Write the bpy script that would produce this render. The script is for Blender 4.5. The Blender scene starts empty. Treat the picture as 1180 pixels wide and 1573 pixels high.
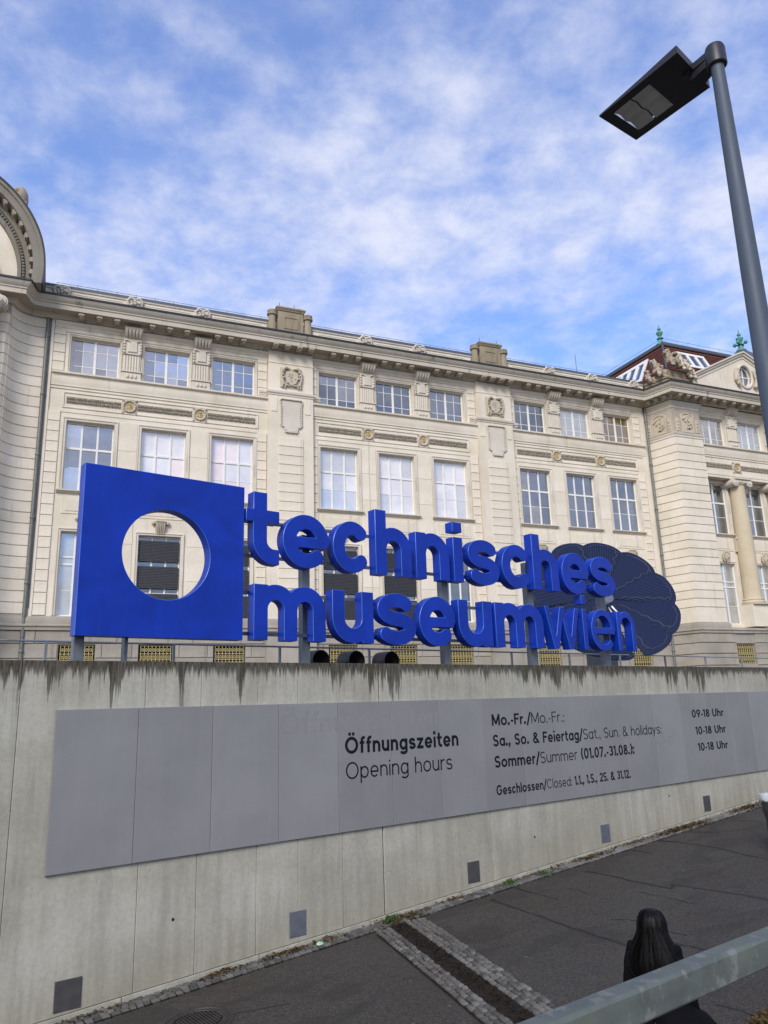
import bpy, bmesh, math, random
import numpy as np
from mathutils import Vector, Matrix
random.seed(7)
PI = math.pi
scene = bpy.context.scene
COL = scene.collection

# ------------------------------------------------------------------ camera
CZ = 3.3
FPX, PITCH, ROLL = 1185.2, math.radians(14.13), math.radians(-1.7976)
AW, AF = math.radians(52.32), math.radians(66.60)      # headings of the retaining wall and of the facade
DW, DF = 11.075, 40.0                                   # distances of the camera from both
f_ = Vector((0, math.cos(PITCH), math.sin(PITCH))); u_ = Vector((0, -math.sin(PITCH), math.cos(PITCH))); x_ = Vector((1, 0, 0))
X_ = x_ * math.cos(ROLL) + u_ * math.sin(ROLL); U_ = u_ * math.cos(ROLL) - x_ * math.sin(ROLL)
cam = bpy.data.cameras.new('camera'); camo = bpy.data.objects.new('camera', cam); COL.objects.link(camo)
cam.sensor_fit = 'VERTICAL'; cam.sensor_height = 24.0; cam.lens = FPX / 1573 * 24.0
cam.clip_start = 0.05; cam.clip_end = 3000
M = Matrix((X_, U_, -f_)).transposed().to_4x4(); M.translation = Vector((0, 0, CZ)); camo.matrix_world = M
scene.camera = camo

# ------------------------------------------------------------------ light and sky
SUN_AZ, SUN_EL = math.radians(196), math.radians(36)    # azimuth clockwise from +Y
sd = bpy.data.lights.new('sun', 'SUN'); sd.energy = 3.1; sd.angle = math.radians(22); sd.color = (1.0, 0.955, 0.89)
so = bpy.data.objects.new('sun', sd); COL.objects.link(so)
sdir = Vector((math.cos(SUN_EL) * math.sin(SUN_AZ), math.cos(SUN_EL) * math.cos(SUN_AZ), math.sin(SUN_EL)))
so.rotation_euler = sdir.to_track_quat('Z', 'Y').to_euler()
so.location = (0, -20, 60)
scene.view_settings.view_transform = 'Standard'; scene.view_settings.look = 'None'
scene.view_settings.exposure = 0.0; scene.view_settings.gamma = 1.0
try: scene.view_settings.use_curve_mapping = False
except Exception: pass

world = bpy.data.worlds.new('World'); scene.world = world; world.use_nodes = True

class NT:
    """tiny node helper"""
    def __init__(s, tree): s.t = tree; s.t.nodes.clear()
    def n(s, typ, _in=None, **kw):
        nd = s.t.nodes.new(typ)
        for k, v in kw.items(): setattr(nd, k, v)
        if _in:
            for k, v in _in.items():
                sock = nd.inputs[k]
                if isinstance(v, bpy.types.NodeSocket): s.t.links.new(v, sock)
                elif isinstance(v, bpy.types.Node): s.t.links.new(v.outputs[0], sock)
                else:
                    if hasattr(sock.default_value, '__len__') and not hasattr(v, '__len__'): v = [v] * len(sock.default_value)
                    if hasattr(v, '__len__') and len(v) == 3 and len(sock.default_value) == 4: v = (*v, 1)
                    sock.default_value = v
        return nd
    def math(s, op, a, b=0.0, c=0.0, clamp=False):
        return s.n('ShaderNodeMath', {0: a, 1: b, 2: c}, operation=op, use_clamp=clamp).outputs[0]
    def mix(s, fac, a, b, bt='MIX'):
        return s.n('ShaderNodeMix', {0: fac, 6: a, 7: b}, data_type='RGBA', blend_type=bt).outputs[2]
    def ss(s, v, lo, hi, a=0.0, b=1.0):
        return s.n('ShaderNodeMapRange', {0: v, 1: lo, 2: hi, 3: a, 4: b}, interpolation_type='SMOOTHSTEP').outputs[0]
    def noise(s, vec, scale=1.0, detail=4.0, rough=0.55, dist=0.0, dim='3D'):
        return s.n('ShaderNodeTexNoise', {'Vector': vec, 'Scale': scale, 'Detail': detail, 'Roughness': rough, 'Distortion': dist}, noise_dimensions=dim).outputs[0]
    def scl(s, vec, v, loc=(0, 0, 0)):
        return s.n('ShaderNodeMapping', {'Vector': vec, 'Scale': v, 'Location': loc}).outputs[0]

W = NT(world.node_tree)
tc = W.n('ShaderNodeTexCoord').outputs['Generated']
sky = W.n('ShaderNodeTexSky', sky_type='NISHITA', sun_disc=False, sun_elevation=SUN_EL, sun_rotation=SUN_AZ, altitude=200, air_density=1.0, dust_density=0.6, ozone_density=2.5)
sep = W.n('ShaderNodeSeparateXYZ', {0: tc})
zz = W.math('ADD', W.math('MAXIMUM', sep.outputs[2], 0.0), 0.16)
pv = W.n('ShaderNodeCombineXYZ', {0: W.math('DIVIDE', sep.outputs[0], zz), 1: W.math('DIVIDE', sep.outputs[1], zz), 2: 0.0}).outputs[0]
big = W.noise(W.scl(pv, (0.6, 0.6, 1), (31.7, 8.8, 0)), 1.0, 3, 0.5, 0.2)
med = W.noise(W.scl(pv, (1, 1, 1), (2.2, 12.0, 0)), 2.4, 9, 0.62, 0.15)
fine = W.noise(W.scl(pv, (1, 1, 1), (1.3, 9.0, 0)), 11.0, 8, 0.62, 0.15)
rip = W.n('ShaderNodeTexVoronoi', {'Vector': W.scl(pv, (1, 1, 1)), 'Scale': 15.0, 'Smoothness': .8, 'Randomness': .9}, feature='SMOOTH_F1').outputs[0]
cov = W.math('ADD', W.math('ADD', W.math('MULTIPLY', big, 0.75), W.math('MULTIPLY', med, 0.48)), W.math('MULTIPLY', fine, 0.17))
cov = W.math('ADD', cov, W.math('MULTIPLY', W.math('SUBTRACT', 0.45, rip), 0.07))
cov = W.math('ADD', cov, W.math('MULTIPLY', W.math('SUBTRACT', 0.62, W.math('MAXIMUM', sep.outputs[2], 0.0)), 0.20))
cloudf = W.ss(cov, 0.59, 0.84, 0.20, 0.95)
skyc = W.n('ShaderNodeHueSaturation', {'Hue': 0.512, 'Saturation': 1.26, 'Value': 2.95, 'Color': sky}).outputs[0]
ccol = W.mix(W.ss(fine, 0.3, 0.65), (6.5, 7.1, 9.5), (8.2, 8.5, 10.0))
mixc = W.mix(cloudf, skyc, ccol)
bgn = W.n('ShaderNodeBackground', {'Color': mixc, 'Strength': 0.1})
W.n('ShaderNodeOutputWorld', {0: bgn})

# ------------------------------------------------------------------ materials
def material(name):
    m = bpy.data.materials.new(name); m.use_nodes = True
    t = NT(m.node_tree)
    return m, t
def finish(t, col, rough=0.7, metal=0.0, bump=None, bs=0.3, bd=0.01, spec=0.5, coat=0.0, normal=None):
    b = t.n('ShaderNodeBsdfPrincipled', {'Base Color': col, 'Roughness': rough, 'Metallic': metal, 'Specular IOR Level': spec, 'Coat Weight': coat})
    if bump is not None:
        bn = t.n('ShaderNodeBump', {'Height': bump, 'Strength': bs, 'Distance': bd})
        t.t.links.new(bn.outputs[0], b.inputs['Normal'])
    t.n('ShaderNodeOutputMaterial', {0: b.outputs[0]})
    return b
def simple(name, col, rough=0.6, metal=0.0, var=0.12, scale=6.0, bs=0.15, spec=0.5, coat=0.0, bscale=40.0):
    m, t = material(name)
    o = t.n('ShaderNodeTexCoord').outputs['Object']
    nz = t.noise(o, scale, 5, 0.6)
    rnd = t.n('ShaderNodeObjectInfo').outputs['Random']
    k = t.math('ADD', t.ss(nz, 0.25, 0.75, 1 - var, 1 + var), t.math('MULTIPLY', t.math('SUBTRACT', rnd, 0.5), var * 0.5))
    c = t.mix(1.0, (*col, 1), t.n('ShaderNodeCombineColor', {0: k, 1: k, 2: k}).outputs[0], 'MULTIPLY')
    finish(t, c, t.ss(nz, 0.2, 0.8, rough - .06, rough + .06), metal, t.noise(o, bscale, 4), bs, 0.004, spec, coat)
    return m

def stone_mat(name, base, dirt=(0.14, 0.12, 0.09), dirty=0.35, var=0.10):
    m, t = material(name)
    o = t.n('ShaderNodeTexCoord').outputs['Object']
    rnd = t.n('ShaderNodeObjectInfo').outputs['Random']
    n1 = t.noise(t.scl(o, (0.5, 0.5, 0.5)), 1.0, 6, 0.6)
    n2 = t.noise(t.scl(o, (2.6, 2.6, 0.28)), 1.0, 7, 0.62)
    n3 = t.noise(o, 9.0, 5, 0.65)
    k = t.math('ADD', t.math('ADD', t.ss(n1, 0.25, 0.75, 1 - var, 1 + var), t.math('MULTIPLY', t.math('SUBTRACT', rnd, 0.5), 0.09)), t.ss(n3, .2, .8, -.04, .04))
    c = t.mix(1.0, (*base, 1), t.n('ShaderNodeCombineColor', {0: k, 1: k, 2: t.math('MULTIPLY', k, t.ss(n1, .3, .7, .96, 1.03))}).outputs[0], 'MULTIPLY')
    st = t.math('MULTIPLY', t.ss(n2, 0.56, 0.82), dirty)
    c = t.mix(st, c, (*dirt, 1))
    sp = t.math('MULTIPLY', t.ss(n3, 0.66, 0.8), dirty * .6)
    c = t.mix(sp, c, (*dirt, 1))
    finish(t, c, 0.85, 0, t.noise(o, 25.0, 5, .6), 0.25, 0.01, 0.3)
    return m
M_stone = stone_mat('cream_stone', (0.69, 0.615, 0.495), dirty=0.42)
M_trim = stone_mat('cream_trim', (0.60, 0.54, 0.45), dirty=0.5)
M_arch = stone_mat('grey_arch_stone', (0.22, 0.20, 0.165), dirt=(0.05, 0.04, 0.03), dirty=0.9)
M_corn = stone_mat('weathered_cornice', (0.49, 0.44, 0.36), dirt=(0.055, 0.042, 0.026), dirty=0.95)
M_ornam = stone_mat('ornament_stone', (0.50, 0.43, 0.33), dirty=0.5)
M_soffit = stone_mat('dirty_shaded_soffit', (0.33, 0.285, 0.22), dirt=(0.05, 0.04, 0.025), dirty=0.9)  # dirty stone with the shading under the cornice painted into its colour
M_plinth = stone_mat('grey_plinth', (0.32, 0.285, 0.235), dirt=(0.09, 0.08, 0.065), dirty=0.7, var=0.2)
M_statue = stone_mat('statue_stone', (0.34, 0.275, 0.205), dirt=(0.05, 0.04, 0.03), dirty=0.8, var=0.25)
M_parapet = stone_mat('mossy_parapet', (0.30, 0.25, 0.17), dirt=(0.055, 0.045, 0.02), dirty=0.95, var=0.25)
M_yellow = stone_mat('ochre_column', (0.50, 0.42, 0.29), dirty=0.2)
M_white = simple('white_paint', (0.72, 0.71, 0.66), 0.45, 0, 0.05)
M_gold = simple('gilt', (0.62, 0.44, 0.10), 0.45, 0.5, 0.15)
M_goldgrille = simple('gilt_iron', (0.52, 0.42, 0.17), 0.5, 0.1, 0.15)
M_zinc = simple('zinc_roof', (0.10, 0.11, 0.12), 0.5, 0.4, 0.15)
M_darkmetal = simple('dark_flashing', (0.035, 0.035, 0.038), 0.5, 0.3, 0.2)
M_pipe = simple('downpipe_grey', (0.16, 0.165, 0.15), 0.5, 0.3, 0.2)
M_copper = simple('green_copper', (0.09, 0.27, 0.20), 0.65, 0.1, 0.3)
M_blind = simple('black_blind', (0.025, 0.024, 0.026), 0.5, 0, 0.2)
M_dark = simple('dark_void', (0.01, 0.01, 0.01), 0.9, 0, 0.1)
M_steel = simple('galvanised_steel', (0.24, 0.26, 0.28), 0.5, 0.55, 0.15)
M_greysteel = simple('grey_sign_post', (0.13, 0.145, 0.165), 0.45, 0.3, 0.12)
M_letter = simple('black_vinyl', (0.006, 0.007, 0.013), 0.6, 0, 0.05, spec=.15)

def tile_mat():
    m, t = material('red_roof_tile')
    o = t.n('ShaderNodeTexCoord').outputs['Object']
    r = t.n('ShaderNodeObjectInfo').outputs['Random']
    k = t.ss(t.noise(o, 4, 4), .3, .7)
    c = t.mix(t.math('MULTIPLY', t.math('ADD', k, r), .5), (0.085, 0.025, 0.018, 1), (0.16, 0.045, 0.03, 1))
    finish(t, c, 0.75, 0, t.noise(o, 30), .2)
    return m
M_tile = tile_mat()

def glass_mat(name, inner, refl=0.5, inner_var=0.3, tint=(0.9, 0.94, 1.0)):
    m, t = material(name)
    o = t.n('ShaderNodeTexCoord').outputs['Object']
    nz = t.noise(t.scl(t.n('ShaderNodeNewGeometry').outputs[0], (.33, .33, .45)), 1.0, 5, .65)
    c = t.mix(t.ss(nz, .35, .65, 0, 1), (*[v * (1 - inner_var) for v in inner], 1), (*[min(1, v * (1 + inner_var)) for v in inner], 1))
    bn = t.n('ShaderNodeBump', {'Height': t.noise(o, 0.9, 2), 'Strength': 0.22, 'Distance': 0.03})
    d = t.n('ShaderNodeBsdfDiffuse', {'Color': c})
    g = t.n('ShaderNodeBsdfGlossy', {'Color': (*tint, 1), 'Roughness': 0.03, 'Normal': bn.outputs[0]})
    lw = t.n('ShaderNodeLayerWeight', {'Blend': 0.35}).outputs[1]
    fac = t.math('MULTIPLY', t.math('ADD', t.math('MULTIPLY', lw, 0.4), refl, clamp=True), t.ss(nz, .35, .65, 1.1, .75), clamp=True)
    mx = t.n('ShaderNodeMixShader', {0: fac, 1: d.outputs[0], 2: g.outputs[0]})
    t.n('ShaderNodeOutputMaterial', {0: mx.outputs[0]})
    return m
G_sky = glass_mat('window_glass_sky', (0.16, 0.155, 0.16), 0.55, tint=(1, .95, .90))
G_mid = glass_mat('window_glass_mid', (0.07, 0.07, 0.08), 0.36, tint=(1, .94, .88))
G_dark = glass_mat('window_glass_dark', (0.02, 0.023, 0.03), 0.22)
G_bright = glass_mat('window_glass_blinds', (0.70, 0.66, 0.64), 0.22, 0.12)
G_grey = glass_mat('window_glass_curtain', (0.33, 0.33, 0.31), 0.25, 0.25)
G_ochre = glass_mat('window_glass_ochre', (0.20, 0.13, 0.035), 0.12, 0.3)
G_blue = glass_mat('window_glass_blue', (0.035, 0.045, 0.07), 0.24)

def concrete_mat():
    m, t = material('stained_concrete')
    o = t.n('ShaderNodeTexCoord').outputs['Object']      # wall frame: x along, z above the wall's base
    sp = t.n('ShaderNodeSeparateXYZ', {0: o})
    rnd = t.n('ShaderNodeObjectInfo').outputs['Random']
    n1 = t.noise(t.scl(o, (0.55, 1, 0.8)), 1.0, 6, .6)
    n2 = t.noise(t.scl(o, (5.0, 1, 0.5)), 1.0, 6, .65)
    n3 = t.noise(o, 16.0, 5, .7)
    base = t.mix(t.ss(n1, .3, .7), (0.315, 0.298, 0.235, 1), (0.43, 0.41, 0.34, 1))
    base = t.mix(t.ss(n2, .35, .75, 0, .42), base, (0.19, 0.182, 0.152, 1))
    k = t.math('ADD', t.math('MULTIPLY', rnd, .10), t.ss(n3, .2, .8, .84, 1.08))
    base = t.mix(1.0, base, t.n('ShaderNodeCombineColor', {0: k, 1: k, 2: k}).outputs[0], 'MULTIPLY')
    s_p = t.noise(t.scl(o, (9.0, 0, 0.25), (11, 0, 4)), 1.0, 5, .7)
    # ochre damp near the pavement
    gz = t.math('SUBTRACT', sp.outputs[2], t.math('MULTIPLY', t.math('SUBTRACT', sp.outputs[0], 8.3), 0.0555))
    low = t.math('MULTIPLY', t.ss(gz, 0.75, -0.1), t.ss(n2, .3, .7, .15, .6))
    pale = t.math('MULTIPLY', t.ss(s_p, .55, .70), t.ss(t.math('SUBTRACT', 4.035, sp.outputs[2]), 3.6, .2, .15, .6))
    base = t.mix(pale, base, (0.46, 0.44, 0.385, 1))
    base = t.mix(low, base, (0.27, 0.24, 0.155, 1))
    # black growth on the crown with runs below it
    d = t.math('SUBTRACT', 4.035, sp.outputs[2])
    s1 = t.noise(t.scl(o, (1.0, 0, 0.05)), 1.0, 3, .6)
    s2 = t.noise(t.scl(o, (4.2, 0, 0.13), (3, 0, 0)), 1.0, 7, .72)
    s3 = t.noise(t.scl(o, (34.0, 0, 0.9), (3, 0, 0)), 1.0, 4, .75)
    L = t.math('MULTIPLY', t.ss(s2, .45, .72), t.ss(s1, .36, .64, .02, .95))
    L = t.math('ADD', t.math('ADD', L, t.ss(s3, .28, .78, -.09, .16)), 0.12)
    st = t.ss(t.math('SUBTRACT', L, d), -0.08, 0.05)
    thin = t.math('MULTIPLY', t.ss(s2, .58, .68), t.ss(d, 1.3, .1))
    hair_ = t.math('MULTIPLY', t.ss(s3, .54, .70), t.ss(d, .75, .05))
    st = t.math('MULTIPLY', st, t.math('MULTIPLY', t.ss(s3, .30, .80, 1.0, .60), t.ss(d, .9, .05, .7, 1.0)))
    st = t.math('MAXIMUM', st, t.math('MAXIMUM', t.math('MULTIPLY', thin, .85), t.math('MULTIPLY', hair_, .62)))
    c = t.mix(st, base, t.mix(t.ss(n3, .3, .7), (0.012, 0.009, 0.006, 1), (0.04, 0.030, 0.016, 1)))
    # pores
    vor = t.n('ShaderNodeTexVoronoi', {'Vector': t.scl(o, (1, 0.02, 1)), 'Scale': 9.0}).outputs[0]
    pore = t.ss(vor, 0.075, 0.03, 0, .75)
    c = t.mix(pore, c, (0.08, 0.075, 0.065, 1))
    h = t.math('ADD', t.math('MULTIPLY', n3, .5), t.math('MULTIPLY', pore, -1.0))
    finish(t, c, .88, 0, h, .35, .012, .25)
    return m
M_conc = concrete_mat()
M_foot = simple('pale_footing', (0.36, 0.345, 0.28), .9, 0, .22, 5.0, .4, .2)

def asphalt_mat():
    m, t = material('asphalt')
    o = t.n('ShaderNodeTexCoord').outputs['Object']
    n1 = t.noise(o, 0.45, 6, .6); n2 = t.noise(o, 62.0, 3, .75); n3 = t.noise(o, 3.0, 6, .7)
    c = t.mix(t.ss(n1, .35, .65), (0.046, 0.038, 0.028, 1), (0.051, 0.045, 0.035, 1))
    c = t.mix(t.ss(n3, .3, .75, 0, .40), c, (0.032, 0.030, 0.030, 1))
    k = t.ss(n2, .3, .72, .45, 1.75)
    k = t.math('MULTIPLY', k, t.ss(t.noise(o, 21.0, 5, .75), .3, .7, .70, 1.32))
    c = t.mix(1.0, c, t.n('ShaderNodeCombineColor', {0: k, 1: k, 2: k}).outputs[0], 'MULTIPLY')
    vor = t.n('ShaderNodeTexVoronoi', {'Vector': o, 'Scale': 34.0}).outputs[0]
    c = t.mix(t.ss(vor, .20, .12, 0, .65), c, (.15, .145, .14, 1))
    c = t.mix(t.ss(t.noise(o, 7.0, 4), .66, .72, 0, .6), c, (.022, .021, .02, 1))
    c = t.mix(t.ss(t.noise(t.scl(o, (.5, 1.1, 1), (4, 2, 0)), 1.0, 6, .65, .5), .52, .60, 0, .45), c, (.027, .024, .020, 1))
    gum = t.n('ShaderNodeTexVoronoi', {'Vector': o, 'Scale': 1.7}).outputs[0]
    c = t.mix(t.ss(gum, .055, .04, 0, .7), c, (.11, .105, .095, 1))
    finish(t, c, .85, 0, t.math('ADD', n2, t.math('MULTIPLY', vor, .6)), .6, .006, .3)
    return m
M_asph = asphalt_mat()
M_crack = simple('crack_tar', (0.012, 0.011, 0.011), .8, 0, .3)
def cobble_mat():
    m, t = material('granite_cobble')
    o = t.n('ShaderNodeTexCoord').outputs['Object']; r = t.n('ShaderNodeObjectInfo').outputs['Random']
    gpos = t.n('ShaderNodeNewGeometry').outputs[0]
    big = t.noise(gpos, 1.2, 4, .6)
    c = t.mix(r, (0.055, 0.052, 0.047, 1), (0.185, 0.176, 0.16, 1))
    c = t.mix(t.ss(big, .35, .65, .0, .6), c, (.075, .068, .06, 1))
    k = t.ss(t.noise(gpos, 60, 4, .7), .3, .7, .75, 1.2)
    c = t.mix(1.0, c, t.n('ShaderNodeCombineColor', {0: k, 1: k, 2: k}).outputs[0], 'MULTIPLY')
    finish(t, c, .75, 0, t.noise(gpos, 50, 4), .5, .005, .3)
    return m
M_cob = cobble_mat()
M_dirt = simple('dark_joint_soil', (0.022, 0.017, 0.013), .95, 0, .4, 12, .6, .1)

def blue_mat():
    m, t = material('blue_sign_paint')
    o = t.n('ShaderNodeTexCoord').outputs['Object']; r = t.n('ShaderNodeObjectInfo').outputs['Random']
    n1 = t.noise(o, 1.3, 6, .6, .6); n2 = t.noise(t.scl(o, (5, 5, 1.0)), 1.0, 6, .7, 1.0)
    c = t.mix(t.ss(n1, .3, .7), (0.003, 0.026, 0.27, 1), (0.004, 0.036, 0.37, 1))
    c = t.mix(t.ss(n2, .55, .8, 0, .35), c, (0.012, 0.06, 0.34, 1))
    finish(t, c, t.ss(n2, .3, .7, .30, .45), 0, t.noise(o, 2.5, 3), .10, .01, .20)
    return m
M_blue = blue_mat()
M_bluerim = simple('blue_sign_lip', (0.04, 0.15, 0.58), .35, 0, .06)
def panel_mat():
    m, t = material('grey_board_panel')
    o = t.n('ShaderNodeTexCoord').outputs['Object']; r = t.n('ShaderNodeObjectInfo').outputs['Random']
    n1 = t.noise(o, .8, 5, .6); n2 = t.noise(t.scl(o, (9, 1, .5)), 1.0, 5, .6)
    c = t.mix(t.ss(n1, .3, .7), (0.215, 0.212, 0.208, 1), (0.248, 0.244, 0.238, 1))
    c = t.mix(t.ss(n2, .35, .8, 0, .22), c, (.265, .26, .255, 1))
    k = t.math('ADD', .93, t.math('MULTIPLY', r, .13))
    c = t.mix(1.0, c, t.n('ShaderNodeCombineColor', {0: k, 1: k, 2: k}).outputs[0], 'MULTIPLY')
    finish(t, c, .48, .1, n1, .05, .01, .4)
    return m
M_panel = panel_mat()
M_ghost = simple('faded_lettering_trace', (0.217, 0.213, 0.210), .6, 0, .05)
M_vent = simple('grey_vent_cover', (0.075, 0.072, 0.072), .55, .3, .15)
M_ventl = simple('light_vent_cover', (0.14, 0.145, 0.17), .5, .3, .15)
M_leaf = simple('weed_leaf', (0.05, 0.10, 0.02), .6, 0, .45, 30)
M_litter = simple('dry_leaf', (0.085, 0.055, 0.022), .85, 0, .6, 9, spec=.15)
M_moss = simple('moss', (0.055, 0.055, 0.015), .95, 0, .4, 30)
M_iron = simple('cast_iron', (0.045, 0.038, 0.034), .6, .3, .3)
M_lampp = simple('lamp_pole_paint', (0.055, 0.072, 0.10), .6, .1, .1)
M_lampd = simple('lamp_head_black', (0.018, 0.018, 0.022), .45, .1, .1)
M_hair = simple('black_hair', (0.0035, 0.003, 0.003), .5, 0, .3, 60, .3, spec=.18)
M_coat = simple('black_coat', (0.004, 0.004, 0.005), .9, 0, .25, 12, .5, spec=.1)
M_trous = simple('dark_trousers', (0.005, 0.005, 0.008), .9, spec=.1)
M_skin = simple('skin', (0.42, 0.25, 0.18), .55)
M_shoe = simple('black_shoe', (0.015, 0.014, 0.014), .5)
M_bin = simple('dark_bin', (0.042, 0.038, 0.042), .5, .1, .15)
M_bag = simple('white_bin_bag', (0.50, 0.50, 0.52), .4, 0, .2, 14, .8)
M_silverline = simple('cell_edge_line', (0.13, 0.145, 0.18), .5, .2, .1)
def solar_mat():
    m, t = material('solar_cell')
    o = t.n('ShaderNodeTexCoord').outputs['UV']
    w = t.n('ShaderNodeTexWave', {'Vector': o, 'Scale': 6.1}, wave_type='BANDS', bands_direction='Y').outputs[1]
    c = t.mix(t.ss(w, .80, .97), (0.005, 0.008, 0.028, 1), (0.04, 0.055, 0.11, 1))
    finish(t, c, .35, 0, None, spec=.18)
    return m
M_solar = solar_mat()
M_solback = simple('solar_edge', (0.012, 0.014, 0.02), .5)

# ------------------------------------------------------------------ frames and object helpers
dw = Vector((math.sin(AW), math.cos(AW), 0)); nw = Vector((math.cos(AW), -math.sin(AW), 0))
df = Vector((math.sin(AF), math.cos(AF), 0)); nf = Vector((math.cos(AF), -math.sin(AF), 0))
class Frame:
    def __init__(s, d, n, D, a): s.m = Matrix((( d.x, -n.x, 0, -n.x * D), (d.y, -n.y, 0, -n.y * D), (0, 0, 1, 0), (0, 0, 0, 1))); s.rz = PI / 2 - a
    def w(s, p): return s.m @ Vector(p)
WF = Frame(dw, nw, DW, AW)      # x along wall, y into the wall, z up
FF = Frame(df, nf, DF, AF)      # x along facade, y into the building
class WorldF:
    rz = 0.0
    def w(s, p): return Vector(p)
WORLD = WorldF()
base_of = {}
def props(o, label=None, cat=None, group=None, kind=None):
    if label: o['label'] = label
    if cat: o['category'] = cat
    if group: o['group'] = group
    if kind: o['kind'] = kind
    return o
def thing(name, label, cat, frame, base, group=None, rz=0.0, kind=None):
    o = bpy.data.objects.new(name, None); COL.objects.link(o); o.empty_display_size = .3
    o.location = frame.w(base); o.rotation_euler = (0, 0, frame.rz + rz)
    base_of[o.name] = Vector(base) if rz == 0.0 else Vector((0, 0, 0))
    return props(o, label, cat, group, kind)
class MB:
    def __init__(s): s.v = []; s.f = []; s.uv = None
    def add(s, vs, fs):
        k = len(s.v); s.v += [tuple(v) for v in vs]; s.f += [tuple(i + k for i in f) for f in fs]; return s
    def box(s, x0, x1, y0, y1, z0, z1):
        return s.add([(x0, y0, z0), (x1, y0, z0), (x1, y1, z0), (x0, y1, z0), (x0, y0, z1), (x1, y0, z1), (x1, y1, z1), (x0, y1, z1)],
                     [(0, 3, 2, 1), (4, 5, 6, 7), (0, 1, 5, 4), (1, 2, 6, 5), (2, 3, 7, 6), (3, 0, 4, 7)])
    def quad(s, a, b, c, d): return s.add([a, b, c, d], [(0, 1, 2, 3)])
    def cbox(s, x0, x1, y0, y1, z0, z1, c=.02):
        """box whose front (low y) edges are chamfered"""
        return s.add([(x0 + c, y0, z0 + c), (x1 - c, y0, z0 + c), (x1 - c, y0, z1 - c), (x0 + c, y0, z1 - c),
                      (x0, y0 + c, z0), (x1, y0 + c, z0), (x1, y0 + c, z1), (x0, y0 + c, z1),
                      (x0, y1, z0), (x1, y1, z0), (x1, y1, z1), (x0, y1, z1)],
                     [(0, 1, 2, 3), (4, 5, 1, 0), (5, 6, 2, 1), (6, 7, 3, 2), (7, 4, 0, 3), (8, 9, 5, 4), (9, 10, 6, 5), (10, 11, 7, 6), (11, 8, 4, 7), (9, 8, 11, 10)])
    def tube(s, pts, r, n=10, caps=True):
        pts = [Vector(p) for p in pts]; rs = r if hasattr(r, '__len__') else [r] * len(pts)
        rings = []; up = None
        for i, p in enumerate(pts):
            t = (pts[min(i + 1, len(pts) - 1)] - pts[max(i - 1, 0)]).normalized()
            if up is None:
                up = Vector((0, 0, 1)) if abs(t.z) < .9 else Vector((1, 0, 0))
            a = t.cross(up).normalized(); b = a.cross(t).normalized(); up = b
            rings.append([p + (a * math.cos(2 * PI * k / n) + b * math.sin(2 * PI * k / n)) * rs[i] for k in range(n)])
        return s.loft(rings, caps)
    def loft(s, rings, caps=True, closed=True):
        n = len(rings[0]); vs = [v for r in rings for v in r]; fs = []
        for i in range(len(rings) - 1):
            for k in range(n if closed else n - 1):
                a = i * n + k; b = i * n + (k + 1) % n
                fs.append((a, a + n, b + n, b))
        if caps: fs.append(tuple(range(n))); fs.append(tuple(reversed(range((len(rings) - 1) * n, len(rings) * n))))
        return s.add(vs, fs)
    def lathe(s, cx, cy, prof, n=20, a0=0, a1=2 * PI):
        rings = []
        for r, z in prof:
            rings.append([(cx + r * math.cos(2 * PI * k / n), cy + r * math.sin(2 * PI * k / n), z) for k in range(n)])
        return s.loft(rings)
    def sphere(s, c, r, n=8, m=6, sq=(1, 1, 1)):
        rings = []
        for i in range(m + 1):
            t = PI * i / m; rr = max(math.sin(t), .02)
            rings.append([(c[0] + r * sq[0] * rr * math.cos(2 * PI * k / n), c[1] + r * sq[1] * rr * math.sin(2 * PI * k / n), c[2] - r * sq[2] * math.cos(t)) for k in range(n)])
        return s.loft(rings)
    def prism(s, poly, y0, y1):
        """poly in x,z (counter-clockwise), extruded in y"""
        n = len(poly); vs = [(x, y0, z) for x, z in poly] + [(x, y1, z) for x, z in poly]
        fs = [tuple(range(n)), tuple(reversed(range(n, 2 * n)))] + [(i, i + n, (i + 1) % n + n, (i + 1) % n) for i in range(n)]
        return s.add(vs, fs)
    def sweep(s, path, prof, caps=True):
        """path: plan polyline [(x,y)], outward side is -y when walking +x; prof: [(offset outward, z)]"""
        P = [Vector((*p, 0)) for p in path]; nr = []
        for i in range(len(P) - 1):
            t = (P[i + 1] - P[i]).normalized(); nr.append(Vector((t.y, -t.x, 0)))
        rings = []
        for i, p in enumerate(P):
            if i == 0: m = nr[0]
            elif i == len(P) - 1: m = nr[-1]
            else:
                m = (nr[i - 1] + nr[i]).normalized(); m = m / max(.3, m.dot(nr[i]))
            rings.append([p + m * o + Vector((0, 0, z)) for o, z in prof])
        return s.loft(rings, caps)
    def build(s, name, mat, parent=None, frame=None, base=(0, 0, 0), smooth=True, ang=35, **kw):
        if parent is not None: b = base_of[parent.name]
        else: b = Vector(base)
        me = bpy.data.meshes.new(name)
        me.from_pydata([(v[0] - b.x, v[1] - b.y, v[2] - b.z) for v in s.v], [], s.f)
        bm = bmesh.new(); bm.from_mesh(me); bmesh.ops.recalc_face_normals(bm, faces=bm.faces); bm.to_mesh(me); bm.free()
        mats = mat if isinstance(mat, (list, tuple)) else [mat]
        for m in mats: me.materials.append(m)
        if smooth:
            me.polygons.foreach_set('use_smooth', [True] * len(me.polygons)); me.set_sharp_from_angle(angle=math.radians(ang))
        me.update()
        return link(name, me, parent, frame, b, **kw)
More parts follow.
